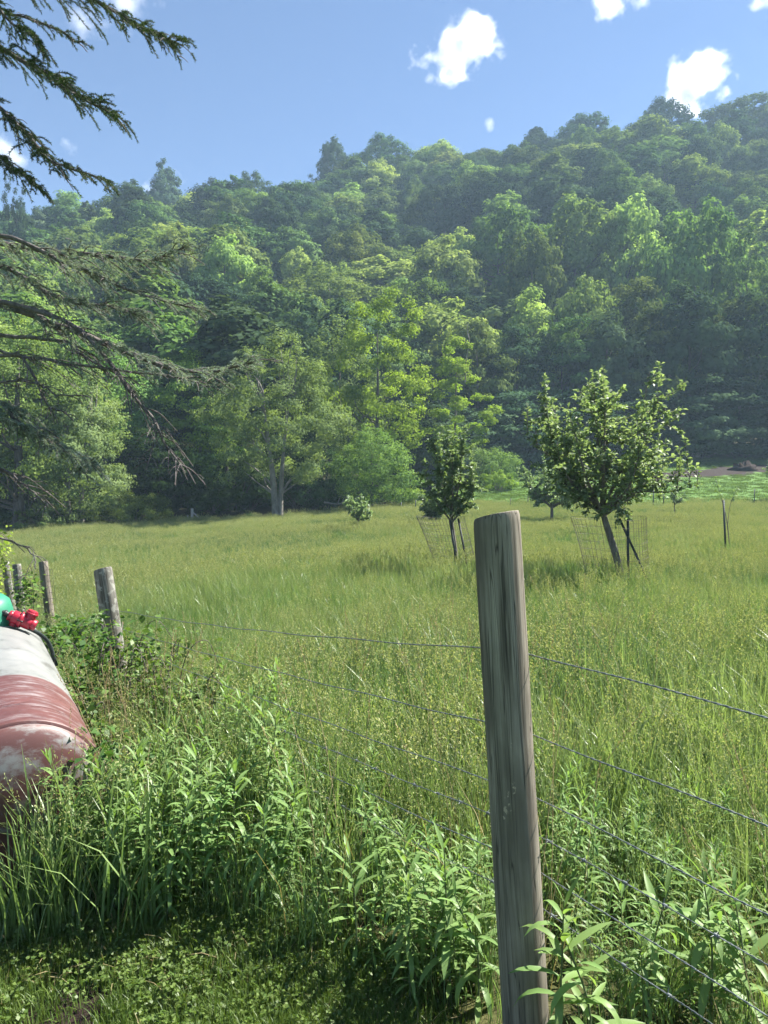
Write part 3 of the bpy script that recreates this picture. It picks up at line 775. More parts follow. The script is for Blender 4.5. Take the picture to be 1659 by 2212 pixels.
for u, v0, v1, d, lab in [(1203, 1088, 1060, 46, 'small far fence stake just left of the small sparse sapling'), (1433, 1090, 1062, 46, 'small far fence stake between the big apple tree and the lone stake'),
                          (1411, 1086, 1058, 46.2, 'small far fence stake close behind the big apple tree'), (1629, 1082, 1056, 46, 'small far fence stake near the right edge'), (1102, 1106, 1078, 46, 'thin rod standing behind the top of the tall wooden post'),
                          (866, 1108, 1090, 46, 'small far fence stake in front of the bare earth patch'), (1140, 1100, 1082, 47, 'small far fence stake left of the round dark apple tree'), (897, 1108, 1080, 47, 'thin far stake beside the sunlit yellow bush')]:
    g = G(u, d); top = CAMZ - (v1 - HV) / F * d
    stake('fence_stake', (g[0], g[1], g[2] - .1), (g[0] + .03, g[1], max(g[2] + .8, top)), lab, .03, group='far fence stakes')
# far wooden brace post on the left and a pale fallen trunk by the wood
M_wood_pale = bark_mat('bleached_wood', (.25, .23, .2), (.5, .47, .42), scale=(20, 20, 3))
g = G(415, 44); o = empty('fence_brace', g)
mb_ = MB(); tube(mb_, [[0, 0, -.1], [0, 0, 1.0]], [.09, .085], 8); mb_.obj('post', M_wood_pale, o, False)
mb_ = MB(); tube(mb_, [[.06, 0, .75], [.75, .1, .05]], [.05, .05], 6); mb_.obj('brace', M_wood_pale, o)
mb_ = MB(); tube(mb_, [[-.32, .1, -.1], [-.3, .1, .6]], [.05, .045], 6); mb_.obj('post', M_wood_pale, o)
tag(o, 'pale wooden brace post at the shaded meadow edge', 'fence post')
g = G(1492, 78); mb_ = MB()
tube(mb_, smooth_path([[-1.2, 0, 3.2], [-.3, 0, 1.6], [.5, 0, .6], [.9, 0, -.1]], 9), np.linspace(.16, .3, 9), 8)
tube(mb_, smooth_path([[.9, .1, .0], [1.2, .1, .9], [1.35, .1, 1.4]], 5), np.linspace(.16, .06, 5), 6)
o = mb_.obj('fallen_trunk', M_wood_pale, smooth=True); o.location = g; tag(o, 'pale broken trunk leaning at the foot of the wood behind the pasture', 'dead tree')
# bare dead branches reaching out of the edge trees
for k, (u, v, d, pts, lab) in enumerate([
        (700, 1085, 47, [[0, 0, 0], [.9, -.4, -.12], [1.7, -.7, .05], [2.5, -1.0, .5]], 'bare drooping branch low beside the small meadow apple tree'),
        (1005, 770, 61, [[0, 0, -2.2], [.1, 0, 0], [.35, 0, 1.2], [.15, 0, 2.4], [.55, 0, 3.4]], 'bare grey dead treetop behind the slender yellow tree')]):
    mb_ = MB(); b = P3(u, v, d); pts = np.array(pts)
    pp = smooth_path(pts, 10); tube(mb_, pp, np.linspace(.07, .015, 10), 5); rg = np.random.default_rng(k)
    for q in range(5):
        s = pp[3 + q]; e = s + rg.normal(size=3) * .5 + [.25, 0, .35]; tube(mb_, smooth_path([s, (s + e) / 2 + [0, 0, .08], e], 5), np.linspace(.03, .008, 5), 4)
    o = mb_.obj('dead_branch', M_bark_pale); o.location = b; tag(o, lab, 'branch')
# heap of earth and brush beside the mud
g = G(1607, 69); rg = np.random.default_rng(77); mb_ = MB()
nu, nv = 18, 8
V = [[(1.3 * math.cos(a) * math.cos(e)) * (1 + .2 * rg.normal()), (.9 * math.sin(a) * math.cos(e)), .75 * math.sin(e) * (1 + .25 * rg.normal()) - .1] for e in np.linspace(0, 1.57, nv) for a in np.arange(nu) / nu * 6.283]
Fh = [[i * nu + j, i * nu + (j + 1) % nu, (i + 1) * nu + (j + 1) % nu, (i + 1) * nu + j] for i in range(nv - 1) for j in range(nu)]
mb_.add(V, Fh); M_mud = plain_mat('dark_wet_earth', (.018, .012, .01), .95, 0, .5, 6, .1)
o = mb_.obj('earth_heap', M_mud); o.location = g; tag(o, 'low dark heap of dug earth at the right of the mud strip', 'earth heap')

# ---------------------------------------------------------------- wire fence
def wood_mat(name, lo, hi, crack, lichen=0.0, chips=()):
    m, nt, out = mat_new(name)
    tc = N(nt, 'TexCoord'); mp = N(nt, 'Mapping'); mp.inputs['Scale'].default_value = (70, 70, 2.2); nt.links.new(tc.outputs['Object'], mp.inputs[0])
    g1 = N(nt, 'TexNoise'); g1.inputs['Scale'].default_value = 1.0; g1.inputs['Detail'].default_value = 8; g1.inputs['Roughness'].default_value = .6; nt.links.new(mp.outputs[0], g1.inputs['Vector'])
    m2 = N(nt, 'Mapping'); m2.inputs['Scale'].default_value = (9, 9, 3.2); nt.links.new(tc.outputs['Object'], m2.inputs[0])
    g2 = N(nt, 'TexNoise'); g2.inputs['Scale'].default_value = 1.0; g2.inputs['Detail'].default_value = 5; nt.links.new(m2.outputs[0], g2.inputs['Vector'])
    m3 = N(nt, 'Mapping'); m3.inputs['Scale'].default_value = (34, 34, .9); m3.inputs['Location'].default_value = (3, 1, 2); nt.links.new(tc.outputs['Object'], m3.inputs[0])
    g3 = N(nt, 'TexNoise'); g3.inputs['Scale'].default_value = 1.0; g3.inputs['Detail'].default_value = 2; nt.links.new(m3.outputs[0], g3.inputs['Vector'])
    c = ramp(nt, g1.outputs[0], [(.34, tuple(x * .55 for x in lo)), (.5, tuple((a + b) / 2 for a, b in zip(lo, hi))), (.68, hi)]).outputs[0]
    c = mix(nt, ramp(nt, g2.outputs[0], [(.42, (0, 0, 0)), (.62, (.75, .75, .75))]).outputs[0], c, tuple(x * .7 for x in lo))
    if lichen:
        g4 = N(nt, 'TexNoise'); g4.inputs['Scale'].default_value = 22; g4.inputs['Detail'].default_value = 6; nt.links.new(tc.outputs['Object'], g4.inputs['Vector'])
        c = mix(nt, ramp(nt, g4.outputs[0], [(.52, (0, 0, 0)), (.6, (lichen, lichen, lichen))]).outputs[0], c, (.42, .43, .38))
    for ch in chips:      # pale scars where the weathered skin has been knocked off
        ge = N(nt, 'NewGeometry'); sv = N(nt, 'VectorMath', operation='SUBTRACT'); nt.links.new(ge.outputs['Position'], sv.inputs[0]); sv.inputs[1].default_value = tuple(ch[:3])
        sm = N(nt, 'VectorMath', operation='MULTIPLY'); nt.links.new(sv.outputs[0], sm.inputs[0]); sm.inputs[1].default_value = (1 / ch[3], .3 / ch[3], 1 / ch[4])
        le = N(nt, 'VectorMath', operation='LENGTH'); nt.links.new(sm.outputs[0], le.inputs[0])
        cn = N(nt, 'TexNoise'); cn.inputs['Scale'].default_value = 75; cn.inputs['Detail'].default_value = 4; nt.links.new(tc.outputs['Object'], cn.inputs['Vector'])
        am = N(nt, 'Math', operation='MULTIPLY_ADD'); nt.links.new(cn.outputs[0], am.inputs[0]); am.inputs[1].default_value = 5.0; nt.links.new(le.outputs['Value'], am.inputs[2])
        mr = N(nt, 'MapRange'); mr.inputs[1].default_value = 3.1; mr.inputs[2].default_value = 2.7; nt.links.new(am.outputs[0], mr.inputs[0])
        c = mix(nt, mr.outputs[0], c, (.33, .28, .21))
    crk = ramp(nt, g3.outputs[0], [(.492, (1, 1, 1)), (.499, (.15, .15, .15)), (.501, (.15, .15, .15)), (.508, (1, 1, 1))]).outputs[0]
    c = mix(nt, crk, crack, c)
    p = N(nt, 'BsdfPrincipled'); p.inputs['Roughness'].default_value = .85; p.inputs['Specular IOR Level'].default_value = .25
    nt.links.new(c, p.inputs['Base Color'])
    ad = N(nt, 'Math', operation='MULTIPLY_ADD'); nt.links.new(g1.outputs[0], ad.inputs[0]); ad.inputs[1].default_value = .5; nt.links.new(crk, ad.inputs[2])
    bp = N(nt, 'Bump'); bp.inputs['Strength'].default_value = .6; bp.inputs['Distance'].default_value = .004
    nt.links.new(ad.outputs[0], bp.inputs['Height']); nt.links.new(bp.outputs[0], p.inputs['Normal'])
    nt.links.new(p.outputs[0], out.inputs[0])
    return m
M_post = wood_mat('weathered_post_wood', (.13, .113, .088), (.285, .255, .205), (.03, .026, .021), 0.0, [(*P3(1109, 1692, 1.955), .008, .024), (*P3(1098, 1728, 1.955), .009, .024), (*P3(1092, 1752, 1.955), .008, .018), (*P3(1102, 1610, 1.955), .005, .014)])
M_post2 = wood_mat('lichened_post_wood', (.09, .085, .07), (.24, .23, .2), (.012, .011, .01), .4)

def round_post(a, b, r0, r1, parent, mat, seed=1, cut=.16, name='post'):
    """turned round post, top sawn at a slant with a worn rim and drying splits"""
    a = np.array(a, float); b = np.array(b, float); rg = np.random.default_rng(seed)
    L_ = np.linalg.norm(b - a); ns, nl = 40, 46
    ang = np.arange(ns) / ns * 2 * np.pi
    dent = .014 * np.sin(ang * 2 + 1) + .012 * np.sin(3 * ang + seed)
    split = np.zeros(ns)
    for c_ in (rg.integers(ns), int(ns * .70), int(ns * .82)): split[c_] = .05
    V = []
    zs = np.concatenate([np.linspace(0, L_ - .03, nl - 3), [L_ - .012, L_ - .003, L_]])
    for z in zs:
        t = z / L_
        rr = (r0 + (r1 - r0) * t) * (1 + dent + .006 * np.sin(z * 9 + ang * 2)) - split * r1 * sstep(.35, .9, t) * (.6 + .4 * math.sin(z * 14))
        if z > L_ - .02: rr = rr * (1 - .05 * ((z - (L_ - .02)) / .02) ** 2)
        sl = cut * r1 * (np.cos(ang) * .9 + np.sin(ang) * .5) * sstep(.9, 1, t)
        V += list(np.stack([rr * np.cos(ang), rr * np.sin(ang), z + sl], -1))
    top = np.array(V[-ns:]); Cc = top.mean(0)
    ring = Cc + (top - Cc) * .55 + [0, 0, -.002]
    V += list(ring) + [Cc + [0, 0, -.003]]
    q = [[i * ns + j, i * ns + (j + 1) % ns, (i + 1) * ns + (j + 1) % ns, (i + 1) * ns + j] for i in range(len(zs)) for j in range(ns)]
    k = len(zs) * ns
    tri = [[k + j, k + (j + 1) % ns, k + ns] for j in range(ns)]
    mb_ = MB(); V = np.array(V)
    mb_.add(V, q); mb_.add(np.zeros((0, 3)), np.array(tri) - mb_.n)
    o = mb_.obj(name, mat, parent, True)
    z_ = Vector(b - a).normalized()
    o.matrix_local = Matrix.Translation(Vector(a)) @ z_.to_track_quat('Z', 'Y').to_matrix().to_4x4()
    return o

FA, FB, FC = np.array([.345, 2.02]), np.array([-2.03, 5.5]), np.array([2.75, -1.5])
fence = empty('wire_fence', (0, 0, 0))
tag(fence, 'wire fence with two weathered round posts crossing the foreground weeds', 'fence')
pa = np.array([P3(1143, 2330, 2.02)[0], 2.02, -.08]); pb_ = P3(1072, 1113, 2.0)
o = round_post(pa, pb_, .066, .0655, fence, M_post, 3, .18); o['label'] = 'tall weathered grey fence post in the foreground'
lb_ = np.array([P3(282, 1500, 5.5)[0], 5.5, H(FB[0], FB[1]) - .1]); lt = P3(222, 1229, 5.45)
o = round_post(lb_, lt, .077, .068, fence, M_post2, 5, .2); o['label'] = 'lichened leaning fence post among the vines'
o = round_post((FC[0], FC[1], -.1), (FC[0], FC[1], 1.4), .066, .064, fence, M_post, 8, .1)
# staples / stubs on the tall post
def wire_path(zs, sag=.015, n=60):
    """zs: heights at the three posts (right, tall, left)"""
    A3 = np.array([FC[0] - .05, FC[1] - .03, zs[0]]); 
    f = (zs[1] + .08) / 1.6; pc = pa + (pb_ - pa) * min(1, f)
    off = np.array([.052, .045, 0])
    B3 = np.array([pc[0] + off[0], pc[1] + off[1], zs[1]])
    f2 = np.clip((zs[2] - lb_[2]) / (lt[2] - lb_[2]), 0, 1); qc = lb_ + (lt - lb_) * f2
    C3 = np.array([qc[0] + .055, qc[1] + .045, zs[2]])
    out = []
    for s, e in ((A3, B3), (B3, C3)):
        t = np.linspace(0, 1, n)[:, None]
        w_ = np.sin(t * 37 + zs[1] * 50) * .0025
        out.append(s + (e - s) * t - np.array([0, 0, 1]) * (4 * t * (1 - t) * sag) + np.array([0, 0, 1]) * w_)
    return np.vstack([out[0], out[1][1:]])
def twist(mb_, p, r, tw, pitch):
    d_ = np.concatenate([[0], np.cumsum(np.linalg.norm(np.diff(p, axis=0), axis=1))])
    t = unit(np.gradient(p, axis=0)); s = unit(np.cross(t, [0, 0, 1.])); b = np.cross(s, t)
    for k in (0, 1):
        a = d_ / pitch * 2 * np.pi + k * np.pi
        tube(mb_, p + (np.cos(a)[:, None] * s + np.sin(a)[:, None] * b) * tw, r, 4, cap=False)
    return d_, t, s, b
def dense(p, n):
    d_ = np.concatenate([[0], np.cumsum(np.linalg.norm(np.diff(p, axis=0), axis=1))]); x = np.linspace(0, d_[-1], n)
    return np.stack([np.interp(x, d_, p[:, k]) for k in range(3)], -1)
for i, (zs, barbed, lab) in enumerate([((1.17, 1.125, .72), 0, 'topmost smooth fence wire'), ((.93, .895, .58), 0, 'second smooth fence wire from the top'), ((.73, .715, .46), 0, 'third smooth fence wire from the top'),
                                       ((.62, .610, .33), 1, 'upper barbed fence wire'), ((.48, .505, .20), 0, 'smooth fence wire between the two barbed ones'), ((.40, .40, .10), 1, 'lowest barbed fence wire')]):
    p = dense(wire_path(zs, .02 if i else .03), 520)
    mb_ = MB(); d_, t, s, b = twist(mb_, p, .0014 if not barbed else .0012, .0014, .05 if not barbed else .035)
    if barbed:
        for x in np.arange(.05, d_[-1], .125):
            k = min(len(p) - 2, int(x / d_[-1] * len(p)))
            c_ = p[k]
            for q in range(4):
                a = q * 1.57 + x * 9; dr = np.cos(a) * s[k] + np.sin(a) * b[k]
                tube(mb_, [c_ - dr * .002 + t[k] * .004 * (q % 2), c_ + dr * .014 + t[k] * .006 * ((q % 2) * 2 - 1)], [.0015, .0006], 4, cap=False)
            tube(mb_, [c_ - t[k] * .006, c_ + t[k] * .006], .0042, 6)
    o = mb_.obj('wire', M_wire, fence); o['label'] = lab

# far-left garden fence: three posts and a welded mesh panel
gf = empty('garden_fence', (0, 0, 0))
tag(gf, 'small garden fence of three dark posts with wire mesh behind the tank', 'fence')
gp = []
for k, (ut, vt, ub, vb, d) in enumerate([(93, 1213, 118, 1385, 10.2), (36, 1219, 54, 1385, 11.0), (11, 1214, 36, 1385, 11.8), (-60, 1214, -36, 1385, 12.8)]):
    t_ = P3(ut, vt, d); b_ = P3(ub, vb, d); b_[2] = H(b_[0], b_[1]) - .15
    round_post(b_, t_, .066, .062, gf, M_post2 if k else M_post, 20 + k, .1)
    gp.append((b_, t_))
mb_ = MB()
a0 = P3(113, 1230, 10.0); a1 = np.array([P3(130, 1380, 10.0)[0], 10.0, H(P3(130, 1380, 10.0)[0], 10.0)])
e0 = P3(-60, 1236, 12.8); e1 = np.array([P3(-40, 1385, 12.8)[0], 12.8, H(P3(-40, 1385, 12.8)[0], 12.8)])
for f in np.linspace(0, 1, 60):
    tube(mb_, [a1 + (e1 - a1) * f, a0 + (e0 - a0) * f], .0022, 3, cap=False)
for f in np.linspace(0, 1, 14):
    tube(mb_, [a1 + (a0 - a1) * f, (a1 + (a0 - a1) * f) * .5 + (e1 + (e0 - e1) * f) * .5 + [0, 0, .01], e1 + (e0 - e1) * f], .0022, 3, cap=False)
mb_.obj('wire_mesh', M_wire_rust, gf)

# ---------------------------------------------------------------- gas tank
m_tank, nt, out = mat_new('chalky_tank_paint')
tc = N(nt, 'TexCoord'); sx = N(nt, 'SeparateXYZ'); nt.links.new(tc.outputs['Object'], sx.inputs[0])
na_ = N(nt, 'TexNoise'); na_.inputs['Scale'].default_value = 6; na_.inputs['Detail'].default_value = 8; na_.inputs['Roughness'].default_value = .65; nt.links.new(tc.outputs['Object'], na_.inputs['Vector'])
mp = N(nt, 'Mapping'); mp.inputs['Scale'].default_value = (4, 4, 22); nt.links.new(tc.outputs['Object'], mp.inputs[0])
nb_ = N(nt, 'TexNoise'); nb_.inputs['Scale'].default_value = 1.4; nb_.inputs['Detail'].default_value = 9; nb_.inputs['Roughness'].default_value = .7; nt.links.new(mp.outputs[0], nb_.inputs['Vector'])
white = ramp(nt, na_.outputs[0], [(.3, (.10, .10, .092)), (.42, (.17, .176, .172)), (.75, (.235, .235, .228))]).outputs[0]
red = ramp(nt, na_.outputs[0], [(.3, (.075, .028, .026)), (.6, (.11, .042, .038)), (.8, (.15, .07, .064))]).outputs[0]
red = mix(nt, ramp(nt, nb_.outputs[0], [(.50, (0, 0, 0)), (.66, (.8, .8, .8))]).outputs[0], red, (.23, .20, .20))
edge = N(nt, 'MapRange'); edge.inputs[1].default_value = .72; edge.inputs[2].default_value = .705; nt.links.new(sx.outputs['Z'], edge.inputs[0])
c = mix(nt, edge.outputs[0], white, red)
endm = N(nt, 'MapRange'); endm.inputs[1].default_value = .0; endm.inputs[2].default_value = -.02; nt.links.new(sx.outputs['Z'], endm.inputs[0])
endc = mix(nt, ramp(nt, nb_.outputs[0], [(.48, (0, 0, 0)), (.62, (1, 1, 1))]).outputs[0], (.10, .04, .036), (.2, .195, .19))
c = mix(nt, endm.outputs[0], c, endc)
scr = ramp(nt, nb_.outputs[0], [(.25, (1, 1, 1)), (.33, (0, 0, 0))]).outputs[0]
c = mix(nt, scr, c, (.11, .095, .085))
p = N(nt, 'BsdfPrincipled'); p.inputs['Roughness'].default_value = .5; nt.links.new(c, p.inputs['Base Color'])
bp = N(nt, 'Bump'); bp.inputs['Strength'].default_value = .15; bp.inputs['Distance'].default_value = .01; nt.links.new(na_.outputs[0], bp.inputs['Height']); nt.links.new(bp.outputs[0], p.inputs['Normal'])
nt.links.new(p.outputs[0], out.inputs[0])
TR = .39
T0 = np.array([P3(38, 1745, 3.25)[0], 3.25, .18]); T1 = np.array([-3.06, 5.5, .39])
TL = float(np.linalg.norm(T1 - T0))
tank = empty('gas_tank', T0)
tag(tank, 'old white gas tank with a faded red end lying among the weeds', 'gas tank')
tz = Vector(T1 - T0).normalized()
tank.rotation_euler = tz.to_track_quat('Z', 'Y').to_euler()
ns = 64
prof = [(0.0, -.10)] + [(TR * .96 * math.sin(a), -.10 * math.cos(a) + .0) for a in np.linspace(.12, 1.57, 12)]
prof += [(TR * .985, -.004), (TR * .998, .008), (TR, .03), (TR, .70), (TR * 1.008, .715), (TR * 1.008, .735), (TR, .75), (TR, 1.25), (TR * 1.006, 1.26), (TR * 1.006, 1.275), (TR, 1.285), (TR, TL - .1)]
prof += [(TR * math.cos(a), TL - .1 + .24 * math.sin(a)) for a in np.linspace(.1, 1.5, 10)] + [(0.001, TL + .14)]
V = []; 
for r_, z_ in prof:
    a = np.arange(ns) / ns * 2 * np.pi
    V += list(np.stack([r_ * np.cos(a), r_ * np.sin(a), np.full(ns, z_)], -1))
q = [[i * ns + j, i * ns + (j + 1) % ns, (i + 1) * ns + (j + 1) % ns, (i + 1) * ns + j] for i in range(len(prof) - 1) for j in range(ns)]
MB().add(V, q).obj('shell', m_tank, tank, True)
M_green = plain_mat('green_plastic_lid', (.03, .20, .12), .45, 0, .1, 8)
M_red = plain_mat('red_painted_regulator', (.32, .012, .03), .4, 0, .25, 30)
M_blk = plain_mat('black_fitting', (.02, .02, .02), .5)
inv = tank.matrix_basis.inverted()
up_l = (inv.to_3x3() @ Vector((0, 0, 1)))
def on_tank(z, ang, r=TR):
    """point on the shell: z along the tank, ang from the top towards the right side"""
    u_ = Vector((up_l.x, up_l.y, 0)).normalized(); s_ = Vector((0, 0, 1)).cross(u_)
    rt = (inv.to_3x3() @ Vector((1, 0, 0)))
    if rt.dot(s_) < 0: s_ = -s_
    d_ = u_ * math.cos(ang) + s_ * math.sin(ang)
    return np.array(d_ * r + Vector((0, 0, z))), np.array(d_), np.array(s_ * math.cos(ang) - u_ * math.sin(ang))
# saddle legs
for z_ in (.45, TL - .6):
    mb_ = MB()
    for a_ in (-.55, .55):
        c_, dd, ss = on_tank(z_, math.pi + a_, TR * .98); c2 = c_ + np.array(up_l) * -.22
        tube(mb_, [c_, c2], .05, 8)
    mb_.obj('leg', M_steel, tank)
# green valve dome
c_, dd, ss = on_tank(2.05, -.12); zax = np.array([0, 0, 1.])
mb_ = MB(); V = []; pr = [(.20, -.03), (.198, .06), (.185, .13), (.15, .165), (.08, .18), (.001, .183)]
for r_, h_ in pr:
    for j in range(36):
        a = j / 36 * 6.283; V.append(c_ + dd * h_ + (ss * math.cos(a) + zax * math.sin(a)) * r_)
mb_.add(V, [[i * 36 + j, i * 36 + (j + 1) % 36, (i + 1) * 36 + (j + 1) % 36, (i + 1) * 36 + j] for i in range(5) for j in range(36)])
mb_.obj('valve_lid', M_green, tank, True)
# red regulator: body, bonnet, inlet and outlet, pipe
reg = None
c_, dd, ss = on_tank(1.88, .40); b0 = c_ + dd * .065
ax = unit(ss * .95 - zax * .25 + dd * -.05); bx = unit(np.cross(ax, dd)); cxn = np.cross(bx, ax)
mb_ = MB()
def cyl(mb_, o_, axis, r, l0, l1, sides=16):
    tube(mb_, [o_ + axis * l0, o_ + axis * (l0 + (l1 - l0) * .06), o_ + axis * (l1 - (l1 - l0) * .06), o_ + axis * l1], [r * .9, r, r, r * .9], sides)
cyl(mb_, b0, ax, .046, -.06, .07); cyl(mb_, b0, ax, .056, -.012, .012, 20); cyl(mb_, b0, ax, .034, -.085, -.055)
cyl(mb_, b0 + ax * .045, cxn, .036, .0, .085); cyl(mb_, b0 + ax * .045, cxn, .042, .06, .072)
cyl(mb_, b0 + ax * .06, ax, .036, .0, .045); cyl(mb_, b0 - ax * .03, -cxn, .026, .0, .06)
reg = mb_.obj('regulator', M_red, tank, False)
mb_ = MB(); cyl(mb_, b0 - ax * .085, -ax, .018, .0, .05, 10); cyl(mb_, b0 - ax * .1, -ax, .024, .0, .018, 6)
tube(mb_, smooth_path([b0 - ax * .13, b0 - ax * .17 + dd * .01, b0 - ax * .22 - dd * .01 + zax * .06], 6), .008, 6)
for k in range(6):
    a = k / 6 * 6.283; o_ = b0 + (bx * math.cos(a) + cxn * math.sin(a)) * .05
    cyl(mb_, o_, ax, .007, -.018, .018, 6)
mb_.obj('fitting', M_blk, reg)
mb_ = MB(); q0, d0, s0 = on_tank(1.9, .55, TR + .03); q1, d1, s1 = on_tank(1.95, .8, TR + .03); q2, d2, s2 = on_tank(2.02, 1.1, TR + .03); q3, _, _ = on_tank(2.02, 1.5, TR + .03)
tube(mb_, smooth_path([b0 + ax * .1, q0, q1, q2, q3], 14), .014, 8); mb_.obj('gas_pipe', M_steel, tank, True)

# ---------------------------------------------------------------- spruce: trunk out of frame on the left, boughs hanging into view
M_needle_flare = leaf_mat('spruce_needle_flare_pale', (.13, .175, .155), (.32, .39, .345), trans=.3, objvar=.1)  # pale veil of lens flare painted into the needle colour
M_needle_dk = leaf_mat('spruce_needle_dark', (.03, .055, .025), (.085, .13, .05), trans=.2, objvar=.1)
M_spruce = bark_mat('spruce_bark', (.05, .042, .038), (.16, .14, .13), scale=(40, 40, 12))
SPX, SPY = -4.3, 4.9
spruce = empty('spruce_tree', (SPX, SPY, H(SPX, SPY)))
tag(spruce, 'spruce tree reaching in from the left with drooping boughs', 'spruce tree')
rgs = np.random.default_rng(88)
sb_ = np.array(spruce.location)
mb_ = MB(); tube(mb_, [[0, 0, -.2], [0, 0, .3], [0, 0, 3], [.02, 0, 9], [0, 0, 13]], [.34, .27, .23, .13, .02], 12); mb_.obj('trunk', M_spruce, spruce, True)
def needles(nb, path, n, L_, rg, spread=1.0, w=.0015):
    f = rg.random(n) * (len(path) - 1)
    C = np.stack([np.interp(f, np.arange(len(path)), path[:, c]) for c in range(3)], -1)
    i = np.minimum(f.astype(int), len(path) - 2); t = unit(path[i + 1] - path[i])
    r = rg.normal(size=(n, 3)) + [0, 0, .35]; r = unit(r - (r * t).sum(1, keepdims=True) * t)
    d = unit(r * spread + t * .8) * (L_ * rg.uniform(.7, 1.2, n))[:, None]
    s = unit(np.cross(d, rg.normal(size=(n, 3)))) * w
    V = np.stack([C - s, C + s, C + d], 1).reshape(-1, 3)
    nb.add(V, np.arange(n * 3).reshape(n, 3), np.repeat(rg.random(n), 3))
def bough(pix, d0, d1, r0, r1, ntw, tw_len, green, dark, droop=.12, start=0.0, bare=.0, label=None, twn=2, joined=True):
    k = len(pix); ds = np.linspace(d0, d1, k)
    pts = [P3(u, v, d) - sb_ for (u, v), d in zip(pix, ds)]
    if joined:
        z = pts[0][2] + .15
        pts = [np.array([0.02, 0, z])] + pts
    path = smooth_path(pts, 26)
    wob = np.cumsum(rgs.normal(size=(26, 3)) * .006, axis=0); path = path + wob
    tb, nb = MB(), MB()
    tube(tb, path, np.linspace(r0, r1, 26), 7)
    tdir = unit(np.gradient(path, axis=0))
    for q in range(ntw):
        f = start + (1 - start) * (q + rgs.random()) / ntw; i = min(24, int(f * 25)); s = path[i]
        t = tdir[i]; side = unit(np.cross(t, [0, 0, 1.])) * (1 if q % 2 else -1)
        ln = tw_len * rgs.uniform(.5, 1.25) * (1.15 - .6 * f)
        dr = unit(t * 1.0 + side * rgs.uniform(.35, 1.1) + np.array([0, 0, rgs.uniform(-.5, .25)]))
        e = s + dr * ln; m = s * .5 + e * .5 + [0, 0, .06 * ln]; e = e - [0, 0, droop * ln]
        p = smooth_path([s, m, e], 7)
        tube(tb, p, np.linspace(max(.0032, r1), .0018, 7), 4, cap=False)
        if rgs.random() > bare: needles(nb, p[1:], int(green * ln * 330), .017, rgs)
        for w_ in range(twn):
            j = rgs.integers(1, 6); s2 = p[j]; sd = unit(np.cross(dr, [0, 0, 1.])) * (1 if w_ % 2 else -1)
            e2 = s2 + unit(dr * .8 + sd * .7 + [0, 0, rgs.uniform(-.5, .1)]) * ln * rgs.uniform(.25, .5)
            p2 = smooth_path([s2, (s2 + e2) / 2 + [0, 0, .01], e2], 5)
            tube(tb, p2, np.linspace(.0026, .0014, 5), 4, cap=False)
            if rgs.random() > bare: needles(nb, p2, int(green * np.linalg.norm(e2 - s2) * 420), .016, rgs)
    if green > 0: needles(nb, path[14:], int(green * 260), .017, rgs)
    b = tb.obj('branch', M_spruce, spruce, True)
    if label: b['label'] = label
    if nb.n: nb.obj('needles', M_needle_dk if dark else M_needle_flare, b)
# boughs against the sky
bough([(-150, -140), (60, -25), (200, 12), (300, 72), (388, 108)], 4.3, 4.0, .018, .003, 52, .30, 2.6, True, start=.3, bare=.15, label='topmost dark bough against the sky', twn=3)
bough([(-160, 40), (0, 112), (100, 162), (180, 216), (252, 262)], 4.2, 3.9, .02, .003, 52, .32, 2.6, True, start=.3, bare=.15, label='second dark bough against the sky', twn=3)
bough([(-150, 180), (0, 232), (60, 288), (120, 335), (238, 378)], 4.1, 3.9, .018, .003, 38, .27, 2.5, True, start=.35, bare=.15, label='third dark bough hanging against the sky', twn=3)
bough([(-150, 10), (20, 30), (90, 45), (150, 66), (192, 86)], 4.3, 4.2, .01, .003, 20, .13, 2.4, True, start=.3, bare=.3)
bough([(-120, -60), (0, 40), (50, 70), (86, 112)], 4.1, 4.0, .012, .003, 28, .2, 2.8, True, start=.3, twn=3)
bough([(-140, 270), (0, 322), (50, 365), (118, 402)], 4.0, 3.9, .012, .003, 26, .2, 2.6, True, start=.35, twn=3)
# grey half-bare boughs in front of the trees, needles painted flare-pale
bough([(-200, 470), (0, 522), (100, 536), (220, 546), (320, 560), (412, 528)], 4.2, 3.9, .024, .004, 60, .30, 2.8, False, start=.3, bare=.25, label='upper grey-green bough in front of the wooded slope')
bough([(-80, 500), (90, 545), (180, 580), (320, 632), (430, 655)], 4.0, 3.8, .016, .004, 38, .26, 2.6, False, start=.35, bare=.3)
bough([(-220, 600), (0, 650), (110, 690), (210, 735), (330, 782), (440, 797), (545, 768)], 4.2, 3.8, .034, .004, 84, .32, 2.8, False, start=.28, bare=.3, label='thickest bare-backed bough across the left trees')
bough([(-180, 640), (20, 655), (165, 697), (277, 820), (340, 893), (366, 943), (413, 996)], 4.0, 3.7, .02, .003, 24, .3, .8, False, start=.4, bare=.92, label='long bare drooping spruce twig pointing down right')
bough([(-160, 700), (0, 730), (120, 738), (157, 762), (240, 812), (277, 866)], 4.1, 3.8, .016, .003, 22, .3, .8, False, start=.4, bare=.85)
bough([(-160, 730), (0, 762), (39, 780), (84, 867), (112, 884)], 3.9, 3.8, .012, .003, 12, .24, .5, False, start=.4, bare=1)
bough([(-160, 810), (0, 828), (65, 835), (118, 856), (190, 872)], 3.9, 3.8, .01, .003, 8, .16, .5, False, start=.4, bare=1)
bough([(-160, 760), (60, 770), (157, 791), (340, 820), (430, 836)], 4.1, 3.8, .014, .003, 26, .3, 1.6, False, start=.35, bare=.6)
bough([(-200, 560), (-40, 570), (60, 615), (140, 665), (250, 690), (310, 715)], 4.2, 4.0, .02, .004, 54, .30, 2.8, False, start=.3, bare=.2)
